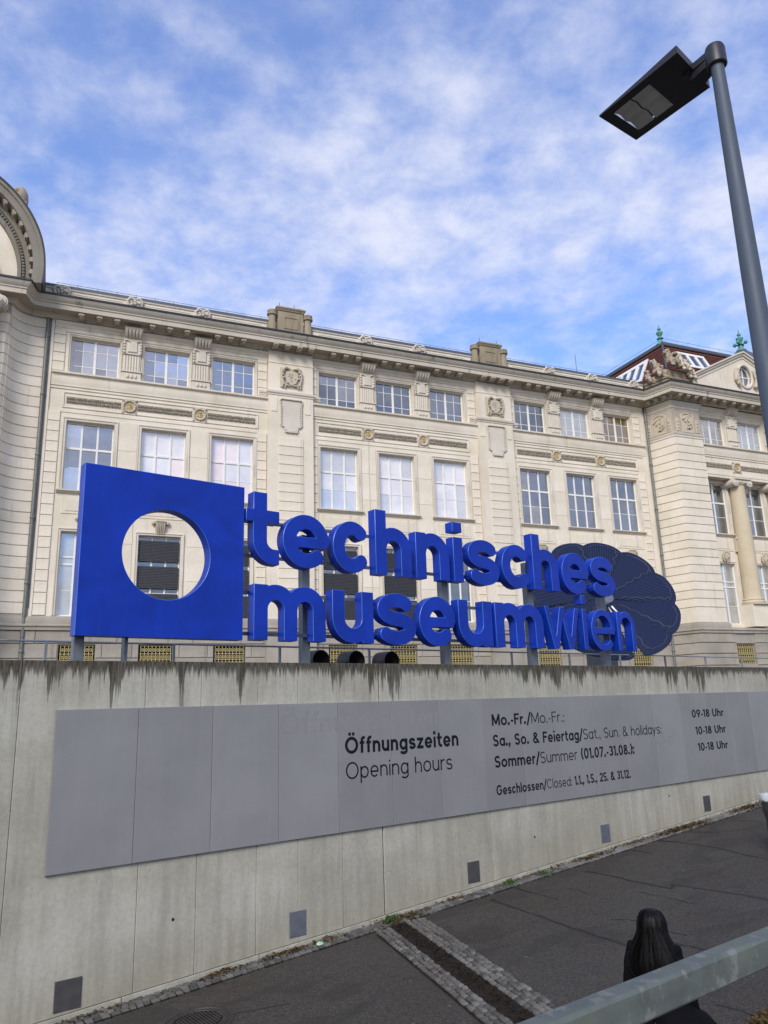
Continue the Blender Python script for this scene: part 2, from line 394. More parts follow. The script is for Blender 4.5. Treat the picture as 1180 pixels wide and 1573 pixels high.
def link(name, me, parent=None, frame=None, base=Vector((0, 0, 0)), loc=None, **kw):
    o = bpy.data.objects.new(name, me); COL.objects.link(o)
    if parent is not None:
        o.parent = parent
        if loc is not None: o.location = loc
        base_of[o.name] = base
    elif frame is not None:
        o.location = frame.w(base); o.rotation_euler = (0, 0, frame.rz)
        base_of[o.name] = base
    return props(o, **kw)

# ================================================================== THE SETTING
SL, S0 = 0.0555, 8.3
def gz(s): return SL * (s - S0) - 0.09                  # pavement height along the wall
def strip_mesh(fr, xs, ys, zf):
    mb = MB(); vs = [(x, y, zf(x, y)) for x in xs for y in ys]; n = len(ys)
    fs = [(i * n + j, (i + 1) * n + j, (i + 1) * n + j + 1, i * n + j + 1) for i in range(len(xs) - 1) for j in range(n - 1)]
    return mb.add(vs, fs)
def gzf(x, y):                                           # flattens out far from the place
    return gz(max(-60, min(60, x)))
# one sheet to the horizon (lies a little under the pavement proper)
strip_mesh(WF, [-900, -60, -20, 0, 20, 60, 900], [-900, -300, -60, -20, -1.2], lambda x, y: gzf(x, y) - .012).build('ground', M_asph, frame=WF, kind='structure', smooth=False)
TZ = 3.98
strip_mesh(WF, [-900, -60, 0, 60, 900], [0.36, 20, 60, 300, 900], lambda x, y: TZ).build('terrace_ground', simple('terrace_gravel', (0.16, 0.15, 0.13), .95, 0, .3, 3), frame=WF, kind='structure', smooth=False)
pav = strip_mesh(WF, [-6, 0, 4, 8, 12, 16, 20, 24, 30, 40], [-12, -6, -3, -1.0, -0.02], lambda x, y: gz(x) - (.02 if y > -.4 else 0)).build('pavement', M_asph, frame=WF, kind='structure', smooth=False)
base_of[pav.name] = Vector((0, 0, 0))
# cracks, as (s, distance from wall)
cracks = [
 [(10.2, .55), (10.08, 1.2), (9.98, 1.9), (9.86, 2.6), (9.80, 3.1), (9.74, 3.7), (9.95, 4.05), (10.2, 4.0), (10.25, 4.5), (10.2, 4.9)],
 [(12.60, .7), (12.58, 1.3), (12.50, 1.9), (12.47, 2.6), (12.58, 2.55), (12.72, 2.45), (12.74, 2.9), (12.80, 3.5), (12.78, 4.3)],
 [(11.98, 2.3), (12.02, 2.7), (11.94, 3.2), (11.97, 3.4)], [(15.5, .3), (15.58, .9), (15.5, 1.7), (15.25, 2.5), (15.05, 3.2)],
 [(16.6, .4), (16.84, 1.0), (17.3, 1.25), (17.7, 1.35)], [(10.52, 2.8), (10.68, 3.0), (10.74, 3.25), (10.6, 3.7), (10.57, 4.05)],
 [(10.96, .4), (10.92, .9), (10.85, 1.5)], [(8.8, 5.5), (8.83, 5.8), (8.76, 6.1)], [(18.07, .6), (18.3, .9), (18.2, 1.3)],
 [(4.75, 1.0), (4.72, 1.35), (5.1, 1.55), (5.5, 1.7)], [(14.5, .3), (14.45, .9)], [(11.5, 1.2), (11.42, 1.7)]]
for k, pl in enumerate(cracks):
    mb = MB(); rr = random.Random(k); pts = []
    for i in range(len(pl) - 1):
        for j in range(5):
            t = j / 5; pts.append((pl[i][0] * (1 - t) + pl[i + 1][0] * t + rr.uniform(-.018, .018), pl[i][1] * (1 - t) + pl[i + 1][1] * t))
    pts.append(pl[-1]); L = []; R = []
    for i, (s, n) in enumerate(pts):
        w = rr.uniform(.009, .022) * (1.8 if k in (0, 1, 3) else .8)
        a = Vector(pts[min(i + 1, len(pts) - 1)]) - Vector(pts[max(0, i - 1)]); a.normalize(); q = Vector((a.y, -a.x)) * w
        L.append((s + q.x, -(n + q.y), gz(s + q.x) + .003)); R.append((s - q.x, -(n - q.y), gz(s - q.x) + .003))
    mb.add(L + R, [(i, i + 1, len(L) + i + 1, len(L) + i) for i in range(len(L) - 1)])
    mb.build('crack', M_crack, parent=pav, smooth=False)

# ---- cobble strips
def cobble_shape(k):
    r = random.Random(k); mb = MB(); a = .5; c = .36
    J = lambda v: v + r.uniform(-.05, .05)
    mb.add([(J(-a), J(-a), -.5), (J(a), J(-a), -.5), (J(a), J(a), -.5), (J(-a), J(a), -.5), (J(-a), J(-a), .15), (J(a), J(-a), .15), (J(a), J(a), .15), (J(-a), J(a), .15),
            (J(-c), J(-c), J(.5)), (J(c), J(-c), J(.5)), (J(c), J(c), J(.5)), (J(-c), J(c), J(.5))],
           [(0, 1, 5, 4), (1, 2, 6, 5), (2, 3, 7, 6), (3, 0, 4, 7), (4, 5, 9, 8), (5, 6, 10, 9), (6, 7, 11, 10), (7, 4, 8, 11), (8, 9, 10, 11)])
    me = bpy.data.meshes.new('cobble'); me.from_pydata(mb.v, [], mb.f); me.materials.append(M_cob)
    me.polygons.foreach_set('use_smooth', [True] * len(me.polygons)); me.set_sharp_from_angle(angle=math.radians(50))
    return me
CS = [cobble_shape(k) for k in range(8)]
gut = strip_mesh(WF, [-6, 0, 10, 20, 40], [-.33, -.02], lambda x, y: gz(x) + .002).build('cobble_gutter', M_dirt, frame=WF, kind='structure', smooth=False)
# the drainage channel runs off from the wall
CD = Vector((-1.2, 3.8)).normalized()                    # direction in (s, n)
CN = Vector((CD.y, -CD.x))                               # to its right
C0 = Vector((7.92, .12))
def ch(t, w): p = C0 + CD * t + CN * w; return p
mb = MB()
prof = [(-.03, .003), (.30, .002), (.40, .001), (.50, .001), (.56, .002), (.93, .003)]
ts = [-.1 + .5 * i for i in range(24)]
mb.add([(ch(t, w).x, -max(.33, ch(t, w).y), gz(ch(t, w).x) + h + .004) for t in ts for w, h in prof],
       [(i * 6 + j, i * 6 + j + 1, (i + 1) * 6 + j + 1, (i + 1) * 6 + j) for i in range(len(ts) - 1) for j in range(5)])
chan = mb.build('drainage_channel', M_dirt, frame=WF, kind='structure', smooth=False)
base_of[chan.name] = Vector((0, 0, 0)); base_of[gut.name] = Vector((0, 0, 0))
spots_g, spots_c = [], []
for row in range(3):
    s = 2.4 + random.uniform(0, .1)
    while s < 25:
        w = random.uniform(.085, .125)
        spots_g.append((s + w / 2, .075 + row * .1 + random.uniform(-.008, .008), w * .84, .080, random.uniform(-.08, .08), .012 + random.uniform(-.006, .006)))
        s += w
cang = math.atan2(-CD.y, CD.x)
for wlist in ((0.045, .135, .225, ), (.62, .71, .80, .88)):
    for w in wlist:
        t = .05
        while t < 10:
            l = random.uniform(.085, .12)
            p = ch(t + l / 2, w + random.uniform(-.008, .008))
            if p.y > .38: spots_c.append((p.x, p.y, l * .84, .074, cang + random.uniform(-.08, .08), .016 + random.uniform(-.008, .006)))
            t += l
def place_cobbles(spots, root, limit):
    spots.sort(key=lambda q: (q[0]) ** 2 + (DW - q[1]) ** 2)
    vis = [q for q in spots if q[1] < 5.2]
    rest = [q for q in spots if q[1] >= 5.2]
    one, many = vis[:limit], vis[limit:] + rest
    for i, (s, n, a, b, r, h) in enumerate(one):
        o = bpy.data.objects.new('cobble', CS[i % 8]); COL.objects.link(o); o.parent = root
        o.location = (s, -n, gz(s) + h - .02); o.rotation_euler = (random.uniform(-.04, .04), -SL + random.uniform(-.04, .04), r); o.scale = (a, b, .07)
    if many:
        mb = MB()
        for i, (s, n, a, b, r, h) in enumerate(many):
            me = CS[i % 8]; mt = Matrix.Translation((s, -n, gz(s) + h - .02)) @ Matrix.Rotation(r, 4, 'Z') @ Matrix.Diagonal((a, b, .07, 1))
            mb.add([mt @ v.co for v in me.vertices], [tuple(p.vertices) for p in me.polygons])
        mb.build('cobble_rows', M_cob, parent=root, kind='stuff', ang=50)
place_cobbles(spots_g, gut, 290); place_cobbles(spots_c, chan, 290)

# ================================================================== RETAINING WALL
WT = 4.035
rw = thing('retaining_wall', 'long weathered concrete retaining wall, black stained along its top, below the blue lettering', 'wall', WF, (0, 0, 0))
joints = [-6, -1.2, .55, 1.55, 2.48, 4.15, 5.0, 5.95, 6.67, 7.5, 8.32, 9.05, 9.95, 10.85, 11.6, 12.4, 13.4, 14.15, 15.1, 16.17, 16.9, 17.8, 18.6, 19.5, 20.3, 21.4, 22.5, 24.0, 27, 31, 38]
for a, b in zip(joints[:-1], joints[1:]):
    wide = lambda s: .012 if s in (8.32, 16.17, .55) else .0028
    mb = MB(); x0, x1 = a + wide(a), b - wide(b); c = .006
    z0a, z0b = gz(x0) + .085, gz(x1) + .085
    mb.add([(x0 + c, 0, z0a), (x1 - c, 0, z0b), (x1 - c, 0, WT - c), (x0 + c, 0, WT - c), (x0, c, z0a), (x1, c, z0b), (x1, c, WT), (x0, c, WT),
            (x0, .05, z0a), (x1, .05, z0b), (x1, .05, WT), (x0, .05, WT)],
           [(0, 1, 2, 3), (0, 3, 7, 4), (1, 5, 6, 2), (3, 2, 6, 7), (4, 7, 11, 8), (5, 9, 10, 6), (7, 6, 10, 11)])
    mb.build('concrete_panel', M_conc, parent=rw, smooth=False)
mb = MB().box(-6, 38, .052, .35, -1.5, WT - .004); mb.build('wall_core', M_conc, parent=rw, smooth=False)
mb = MB()
for i in range(-3, 19):
    a, b = i * 2, i * 2 + 1.99
    mb.add([(a, -.025, gz(a) - .1), (b, -.025, gz(b) - .1), (b, -.025, gz(b) + .07), (a, -.025, gz(a) + .07), (a, .05, gz(a) + .078), (b, .05, gz(b) + .078)], [(0, 1, 2, 3), (3, 2, 5, 4)])
mb.build('footing', M_foot, parent=rw, smooth=False)
for k, s in enumerate((3.32, 6.655, 10.335, 14.165, 18.12)):
    b = gz(s) + .09 + (.0 if k else -.04)
    mb = MB().cbox(s - .165 + .02 * (k > 0), s + .165 - .02 * (k > 0), -.014, .004, b + .07, b + .42, .006)
    v = mb.build('vent_cover', M_ventl if k in (1, 3) else M_vent, parent=rw, smooth=False)
    for q in range(4):
        pass
# form-tie holes
mb = MB()
for (s, z) in [(2.05, 2.85), (2.1, 1.0), (5.0 - .33, .55), (12.0, .75), (16.6, 1.1), (1.0, 1.9)]:
    mb.lathe(s, 0, [(.02, 0)], 10) if False else None
    ring = lambda y, r: [(s + r * math.cos(t * PI / 5), y, z + r * math.sin(t * PI / 5)) for t in range(10)]
    mb.loft([ring(-.0035, .022), ring(-.0035, .012)], False); mb.add(ring(-.0030, .0125), [tuple(range(10))])
mb.build('form_tie_hole', M_crack, parent=rw, smooth=False)

# ------------------------------------------------------------------ glyph engine (stroke letters -> clean outlines)
def arcp(cx, cy, rx, ry, a0, a1, n=22):
    return [(cx + rx * math.cos(math.radians(a0 + (a1 - a0) * i / n)), cy + ry * math.sin(math.radians(a0 + (a1 - a0) * i / n))) for i in range(n + 1)]
def glyph(ch, w, wd=None, asc=1.36, cap=1.40, dotsq=False):
    """returns (strokes, advance width, clip). stroke=(points, width, closed). x-height is 1"""
    h = w / 2; S = []
    def L(*p, ww=w): S.append((list(p), ww, False))
    def C(cx, cy, rx, ry): S.append((arcp(cx, cy, rx, ry, 0, 360, 40), w, True))
    clip = None
    D = dict(t=.62, e=.95, c=.88, h=.86, n=.86, i=w, s=.82, m=1.42, u=.86, w=1.3, o=1.0, p=.95, g=.95, d=.95, b=.95, a=.95, f=.55, r=.55, z=.78, l=w, y=.84)
    D.update({'O': 1.42, 'Ö': 1.42, 'M': 1.3, 'F': .82, 'S': .95, 'G': 1.3, 'C': 1.22, 'U': 1.0, '0': .92, '1': .42, '2': .88, '3': .86, '5': .86, '7': .82, '8': .9, '9': .9, '.': w * 1.35, ',': w * 1.35, ':': w * 1.35, '-': .42, '/': .62, '&': 1.15, '(': .4, ')': .4, ' ': .42})
    Wd = wd if wd else D.get(ch, .9)
    if ch in 'nhm':
        top = 1 if ch != 'h' else asc
        L((h, 0), (h, top))
        if ch == 'm':
            half = (Wd - w) / 2
            for k in range(2):
                x0 = h + k * half; rx = half / 2; ry = min(rx, .40)
                p = arcp(x0 + rx, 1 - h + .01 - ry, rx, ry, 180, 0); L(*([(x0, .45)] if k == 0 else []), *p, (x0 + half, 0))
        else:
            rx = Wd / 2 - h; ry = min(rx, .42)
            L((h, .42), *arcp(Wd / 2, 1.01 - h - ry, rx, ry, 180, 0), (Wd - h, 0))
    elif ch == 'u':
        rx = Wd / 2 - h; ry = min(rx, .42)
        L((h, 1), *arcp(Wd / 2, -.01 + h + ry, rx, ry, 180, 360), (Wd - h, .6)); L((Wd - h, 0), (Wd - h, 1))
    elif ch == 'i':
        L((h, 0), (h, 1))
        if dotsq: L((h, 1.12), (h, 1.34))
        else: L((h, 1.22 - h * .1), (h, 1.22 + w * 1.05), ww=w * 1.15)
    elif ch == 'l': L((h, 0), (h, asc))
    elif ch == 'e':
        rx, ry = Wd / 2 - h, .52 - h
        L(*arcp(Wd / 2, .5, rx, ry, -3, 318, 40)); L((h * 1.2, .48), (Wd - h * .35, .48), ww=w * .72 if w > .2 else w)
    elif ch in 'cCG':
        H = 1 if ch == 'c' else cap
        a = 42 if ch == 'c' else 38
        L(*arcp(Wd / 2, H / 2, Wd / 2 - h, H / 2 + .02 - h, a if ch != 'G' else 40, 360 - a if ch != 'G' else 350, 40))
        if ch == 'G': L((Wd * .58, H * .5), (Wd - h * .4, H * .5)); 
    elif ch in 'sS':
        H = 1 if ch == 's' else cap
        ry = (H + .04 - w) / 4; rx = Wd / 2 - h; c = H / 2
        k = 1.0 if w > .2 else 1.0
        top = arcp(Wd / 2, c + ry, rx * .96, ry, 28, 250, 22); bot = arcp(Wd / 2, c - ry, rx, ry, 70, -152, 22)
        L(*top, *bot)
    elif ch == 't':
        x0 = Wd * .42; r = Wd - x0 - h * .2
        T = 1.33
        L((x0, T), (x0, .30 + h), *arcp(x0 + .30, .30 + h - .01, .30, .30, 180, 262, 8), (Wd, h - .01)); L((0, 1 - w * .42), (Wd, 1 - w * .42), ww=w * .84)
    elif ch == 'f':
        x0 = Wd * .45; L((x0, 0), (x0, asc - .28), *arcp(x0 + .24, asc - h - .22, .24, .22, 180, 95, 8), (Wd, asc - h)); L((0, 1 - w * .45), (Wd * .95, 1 - w * .45), ww=w * .9)
    elif ch == 'r':
        L((h, 0), (h, 1)); L((h, .5), *arcp(h + .36, 1.01 - h - .38, .36, .38, 180, 100, 10), (Wd, 1 - h + .01))
    elif ch == 'w':
        ext = .12; g = (Wd - w * 1.15) / 4; o = w * .575
        for k in range(4):
            x0 = o + k * g; x1 = x0 + g; a, b = ((1, 0) if k % 2 == 0 else (0, 1)); dx = (x1 - x0) * ext
            L((x0 - dx, a + (a - b) * ext), (x1 + dx, b + (b - a) * ext))
        clip = (0, 1)
    elif ch == 'y':
        L((h * 1.1 - .04, 1.1), (Wd / 2, .02)); L((Wd - h * 1.1 + .04, 1.1), (Wd * .22, -.42)); clip = (-.38, 1)
    elif ch in 'oO0Ö':
        H = 1 if ch == 'o' else cap
        C(Wd / 2, H / 2, Wd / 2 - h, H / 2 + .02 - h)
        if ch == 'Ö':
            for x in (.36, .64): L((Wd * x, cap + .12), (Wd * x, cap + .12 + w), ww=w)
    elif ch in 'pgdba':
        C(Wd / 2, .5, Wd / 2 - h, .52 - h)
        x = h if ch in 'pb' else Wd - h
        if ch == 'p': L((x, -.42), (x, 1))
        elif ch == 'b': L((x, 0), (x, asc))
        elif ch == 'd': L((x, 0), (x, asc))
        elif ch == 'a': L((x, 0), (x, 1))
        else: L((x, 1), (x, -.12), *arcp(Wd / 2, -.10, Wd / 2 - h, .31 - h, 0, -150, 14))
    elif ch == 'z': L((0, 1 - h), (Wd, 1 - h)); L((0, h), (Wd, h)); L((Wd - h * 1.2, 1 - h), (h * 1.2, h))
    elif ch == 'M':
        L((h, 0), (h, cap)); L((Wd - h, 0), (Wd - h, cap)); L((h, cap), (Wd / 2, .2)); L((Wd - h, cap), (Wd / 2, .2)); clip = (0, cap)
    elif ch == 'F': L((h, 0), (h, cap)); L((0, cap - h), (Wd, cap - h)); L((0, cap * .52), (Wd * .9, cap * .52))
    elif ch == 'U': r = Wd / 2 - h; L((h, cap), *arcp(Wd / 2, h + r - .02, r, r, 180, 360), (Wd - h, cap))
    elif ch == '1': L((Wd - h, 0), (Wd - h, cap)); L((0, cap * .80), (Wd - h, cap - h * .8))
    elif ch == '7': L((0, cap - h), (Wd, cap - h)); L((Wd - h, cap - h), (Wd * .25, -.1)); clip = (0, cap)
    elif ch == '2': L(*arcp(Wd / 2, cap - .42, Wd / 2 - h, .42 - h, 170, -35, 20), (h, h)); L((0, h), (Wd, h))
    elif ch == '3':
        L(*arcp(Wd / 2, cap * .73, Wd / 2 - h * 1.2, cap * .27 - h, 150, -90, 18)); L(*arcp(Wd / 2, cap * .27 + h * .4, Wd / 2 - h, cap * .28 - h, 90, -150, 18))
    elif ch == '5': L((Wd * .95, cap - h), (Wd * .2, cap - h), (Wd * .14, cap * .52)); L(*arcp(Wd / 2, .42, Wd / 2 - h, .45 - h, 130, -150, 20))
    elif ch == '8': C(Wd / 2, cap * .74, Wd / 2 - h * 1.5, cap * .26 - h); C(Wd / 2, cap * .27, Wd / 2 - h, cap * .28 - h)
    elif ch == '9': C(Wd / 2, cap - .45, Wd / 2 - h, .46 - h); L((Wd - h, cap - .5), (Wd * .4, 0))
    elif ch in '.,:':
        L((h, 0), (h, w * 1.35), ww=w * 1.35)
        if ch == ',': L((h * 1.3, w * .4), (h * .3, -.22), ww=w * .8)
        if ch == ':': L((h, .70), (h, .70 + w * 1.35), ww=w * 1.35)
    elif ch == '-': L((.02, .5), (Wd - .02, .5))
    elif ch == '/': L((.0, -.2), (Wd, cap + .1))
    elif ch == '&':
        C(Wd * .42, cap * .76, Wd * .22, cap * .24 - h); L((Wd * .28, cap * .64), (Wd - .02, .02)); L(*arcp(Wd * .42, cap * .28, Wd * .42 - h, cap * .29 - h, 115, 385, 24))
    elif ch in '()':
        s_ = 1 if ch == '(' else -1
        L(*arcp(Wd / 2 + s_ * .5, cap / 2, .62, cap * .66, 180 - 52 * 1 if s_ > 0 else -52, 232 if s_ > 0 else 52, 14))
    return S, Wd, clip
def outline(S, clip, res):
    """union of strokes as closed loops, by contouring their distance field"""
    P = np.array([p for s in S for p in s[0]]); ww = max(s[1] for s in S)
    x0, y0 = P.min(0) - ww; x1, y1 = P.max(0) + ww
    nx, ny = int((x1 - x0) / res) + 2, int((y1 - y0) / res) + 2
    gx, gy = np.meshgrid(x0 + np.arange(nx) * res + 1e-5, y0 + np.arange(ny) * res + 1e-5, indexing='ij')
    F = np.full(gx.shape, 9.0)
    for pts, w, closed in S:
        for i in range(len(pts) - 1):
            a = np.array(pts[i]); b = np.array(pts[i + 1]); l = np.hypot(*(b - a))
            if l < 1e-6: continue
            t = (b - a) / l; u = (gx - a[0]) * t[0] + (gy - a[1]) * t[1] - l / 2; v = -(gx - a[0]) * t[1] + (gy - a[1]) * t[0]
            qx, qy = np.abs(u) - l / 2, np.abs(v) - w / 2
            F = np.minimum(F, np.hypot(np.maximum(qx, 0), np.maximum(qy, 0)) + np.minimum(np.maximum(qx, qy), 0))
            if i > 0 or closed: F = np.minimum(F, np.hypot(gx - a[0], gy - a[1]) - w / 2)
    if clip: F = np.maximum(F, np.maximum(clip[0] - gy, gy - clip[1]))
    N = F < 0; seg = {}
    cells = N[:-1, :-1].astype(int) + N[1:, :-1] * 2 + N[1:, 1:] * 4 + N[:-1, 1:] * 8
    T = {1: [(3, 0)], 2: [(0, 1)], 3: [(3, 1)], 4: [(1, 2)], 5: [(3, 0), (1, 2)], 6: [(0, 2)], 7: [(3, 2)], 8: [(2, 3)], 9: [(2, 0)], 10: [(0, 1), (2, 3)], 11: [(2, 1)], 12: [(1, 3)], 13: [(1, 0)], 14: [(0, 3)]}
    def edge(i, j, e):
        return {0: (i, j, 0), 1: (i + 1, j, 1), 2: (i, j + 1, 0), 3: (i, j, 1)}[e]
    def pos(k):
        i, j, d = k; i2, j2 = (i + 1, j) if d == 0 else (i, j + 1)
        a, b = F[i, j], F[i2, j2]; t = a / (a - b)
        return (x0 + res * (i + (i2 - i) * t), y0 + res * (j + (j2 - j) * t))
    for i, j in zip(*np.nonzero((cells > 0) & (cells < 15))):
        for a, b in T[int(cells[i, j])]: seg[edge(i, j, a)] = edge(i, j, b)
    loops = []
    while seg:
        k0 = next(iter(seg)); k = k0; lp = []
        while k in seg: lp.append(pos(k)); k = seg.pop(k)
        q = [lp[0]]
        def rdp(pts, eps):
            if len(pts) < 3: return pts
            a, b = np.array(pts[0]), np.array(pts[-1]); A = np.array(pts); d = b - a; l = np.hypot(*d)
            dist = np.hypot(*(A - a).T) if l < 1e-9 else np.abs((A[:, 0] - a[0]) * d[1] - (A[:, 1] - a[1]) * d[0]) / l
            m = int(dist.argmax())
            if dist[m] < eps: return [pts[0], pts[-1]]
            return rdp(pts[:m + 1], eps)[:-1] + rdp(pts[m:], eps)
        hlf = len(lp) // 2
        lp = rdp(lp[:hlf + 1], res * .16)[:-1] + rdp(lp[hlf:] + [lp[0]], res * .16)[:-1]
        if len(lp) > 2: loops.append(lp)
    return loops
def flat_mesh(loops, y, depth, bevel=0.0, name='lettering'):
    """solid letter(s) from loops: curve fill handles the holes. loops in (x,z); front at y, back at y+depth"""
    cu = bpy.data.curves.new('tmp', 'CURVE'); cu.dimensions = '2D'; cu.fill_mode = 'BOTH'; cu.extrude = depth / 2 - bevel; cu.bevel_depth = bevel; cu.bevel_resolution = 0; cu.offset = -bevel
    for lp in loops:
        sp = cu.splines.new('POLY'); sp.points.add(len(lp) - 1)
        sp.points.foreach_set('co', [c for p in lp for c in (p[0], p[1], 0, 1)]); sp.use_cyclic_u = True
    ob = bpy.data.objects.new('tmp', cu); COL.objects.link(ob)
    dg = bpy.context.evaluated_depsgraph_get(); me = bpy.data.meshes.new_from_object(ob.evaluated_get(dg)); me.name = name
    bpy.data.objects.remove(ob); bpy.data.curves.remove(cu)
    co = np.empty(len(me.vertices) * 3); me.vertices.foreach_get('co', co); co = co.reshape(-1, 3)
    out = np.stack([co[:, 0], y + depth / 2 - co[:, 2], co[:, 1]], 1); me.vertices.foreach_set('co', out.ravel())
    me.polygons.foreach_set('use_smooth', [True] * len(me.polygons)); me.set_sharp_from_angle(angle=math.radians(28)); me.update()
    return me
GC = {}
def text_glyphs(txt, x0, x1, zb, xh, gap=.17, asc=1.45, cap=1.42, res=.028):
    """segments: list of (string, stroke weight). fits the line between x0 and x1 at baseline zb; one set of loops a character"""
    out = []; x = 0
    for s_, ww in txt:
        for c in s_:
            key = (c, ww)
            if key not in GC:
                S, wd, clip = glyph(c, ww, asc=asc, cap=cap); GC[key] = (outline(S, clip, res) if S else [], wd)
            lp, wd = GC[key]
            if lp: out.append([[(px + x, pz) for px, pz in l] for l in lp])
            x += wd + gap * (1.0 if ww > .15 else 1.2)
    k = (x1 - x0) / (x - gap)
    return [[[(x0 + px * k, zb + pz * xh) for px, pz in l] for l in g] for g in out]

# ------------------------------------------------------------------ opening-hours board
bd = thing('opening_hours_board', 'long grey metal board with black opening hours text fixed to the concrete wall', 'sign board', WF, (2.93, 0, 1.36))
edges = [2.93, 4.05, 5.18, 6.30, 7.42, 8.53, 9.64, 10.76, 11.82, 12.93, 14.05, 15.17, 16.28, 17.38, 18.5, 19.6, 20.7, 21.8, 22.9, 24.0, 25.1]
for a, b in zip(edges[:-1], edges[1:]):
    MB().cbox(a + .003, b - .003, -.04 - random.uniform(0, .002), -.004, 1.35, 3.385, .004).build('board_panel', M_panel, parent=bd, smooth=False)
def lettering(parts, x0, x1, zb, xh, mat=M_letter, y=-.0445, **kw):
    for g in text_glyphs(parts, x0, x1, zb, xh, **kw):
        me = flat_mesh(g, y, .002, 0, 'letter'); me.materials.append(mat)
        me.transform(Matrix.Translation(-base_of[bd.name])); link('letter', me, bd)
BO, LI = .245, .13
lettering([('Öffnungszeiten', BO + .02)], 7.55, 10.09, 2.555, .187)
lettering([('Opening hours', LI + .01)], 7.56, 9.92, 2.155, .185)
lettering([('Mo.-Fr./', BO), ('Mo.-Fr.:', LI)], 10.99, 13.12, 2.875, .150)
lettering([('Sa., So. & Feiertag/', BO), ('Sat., Sun. & holidays:', LI)], 10.99, 16.53, 2.49, .150)
lettering([('Sommer/', BO), ('Summer ', LI), ('(01.07.-31.08.):', BO)], 11.0, 15.41, 2.10, .150)
lettering([('Geschlossen/', BO), ('Closed: ', LI), ('1.1., 1.5., 25. & 31.12.', BO)], 11.0, 15.18, 1.605, .125)
lettering([('09-18 Uhr', BO)], 17.88, 19.32, 2.80, .132)
lettering([('10-18 Uhr', BO)], 17.96, 19.33, 2.395, .132)
lettering([('10-18 Uhr', BO)], 17.98, 19.33, 2.01, .132)
lettering([('Öffnungszeiten', BO)], 6.33, 9.62, 2.93, .23, M_ghost, -.0425)
lettering([('Feiertag', BO)], 15.1, 16.95, 2.26, .15, M_ghost, -.0425)

# ================================================================== BLUE SIGN
sg = thing('museum_sign', 'big blue three dimensional museum lettering beside a blue square with a round hole', 'sign', WF, (3.17, .15, TZ))
FY, DEP = .15, .22
def sign_part(loops, name, y=FY, d=DEP, mat=M_blue, bev=.006, rim=True):
    me = flat_mesh(loops, y, d, bev, name); me.materials.append(mat); me.materials.append(M_bluerim)
    if rim:                                             # the lip round the front face
        for p in me.polygons:
            n = p.normal
            if abs(abs(n.y) - .70) < .2 and p.center.y < y + d / 2: p.material_index = 1
    me.transform(Matrix.Translation(-base_of[sg.name])); return link(name, me, sg)
circ = lambda cx, cz, r, n=96, s=1: [(cx + r * math.cos(s * 2 * PI * i / n), cz + r * math.sin(s * 2 * PI * i / n)) for i in range(n)]
sq = sign_part([[(3.15, 4.39), (5.745, 4.39), (5.745, 6.92), (3.15, 6.92)], circ(4.455, 5.66, .70, s=-1)], 'logo_square')
sq['label'] = 'blue square plate with a large round hole'
# thin joint lines of the square's sheets
mb = MB()
for (a, b, c, d) in [(4.455, 4.459, 6.37, 6.90), (4.455, 4.459, 4.42, 4.95)]: mb.box(a, b, FY - .0015, FY + .001, c, d)
mb.build('sheet_joint', simple('dark_blue_joint', (0.004, 0.02, 0.17), .5), parent=sg, smooth=False)
XH = .915
def letter(c, s0, s1, zb, w, **kw):
    wd = (s1 - s0) / XH
    S, _, clip = glyph(c, w, wd, asc=1.355, dotsq=True, **kw)
    loops = [[(s0 + px * XH, zb + pz * XH) for px, pz in lp] for lp in outline(S, clip, .012)]
    sign_part(loops, 'letter')
for c, a, b in [('t', 5.78, 6.41), ('e', 6.48, 7.42), ('c', 7.50, 8.35), ('h', 8.45, 9.31), ('n', 9.42, 10.28), ('i', 10.40, 10.70), ('s', 10.79, 11.69), ('c', 11.77, 12.69), ('h', 12.74, 13.58), ('e', 13.69, 14.64), ('s', 14.72, 15.62)]:
    letter(c, a, b, 5.665, .282)
for c, a, b in [('m', 5.94, 7.33), ('u', 7.47, 8.36), ('s', 8.44, 9.35), ('e', 9.44, 10.36), ('u', 10.45, 11.38), ('m', 11.47, 12.93)]:
    letter(c, a, b, 4.40, .282)
for c, a, b in [('w', 12.99, 14.16), ('i', 14.27, 14.44), ('e', 14.56, 15.43), ('n', 15.53, 16.22)]:
    letter(c, a, b, 4.40, .155)
for s, w in [(3.30, .14), (7.10, .15), (10.36, .17), (12.88, .19), (15.42, .20), (3.98, .05)]:
    tp = 6.3 if s > 6 else 4.6
    mb = MB().box(s - w / 2, s + w / 2, .42, .56, TZ, tp); mb.box(s - w / 2 - .05, s + w / 2 + .05, .40, .60, TZ, TZ + .02)
    mb.build('post', M_greysteel, parent=sg, smooth=False)
for z, a, b in [(6.42, 5.7, 15.5), (5.82, 5.7, 15.6), (5.20, 5.7, 16.2), (4.52, 5.5, 16.2)]:
    MB().box(a, b, .375, .42, z - .028, z + .028).build('rail', M_greysteel, parent=sg, smooth=False)

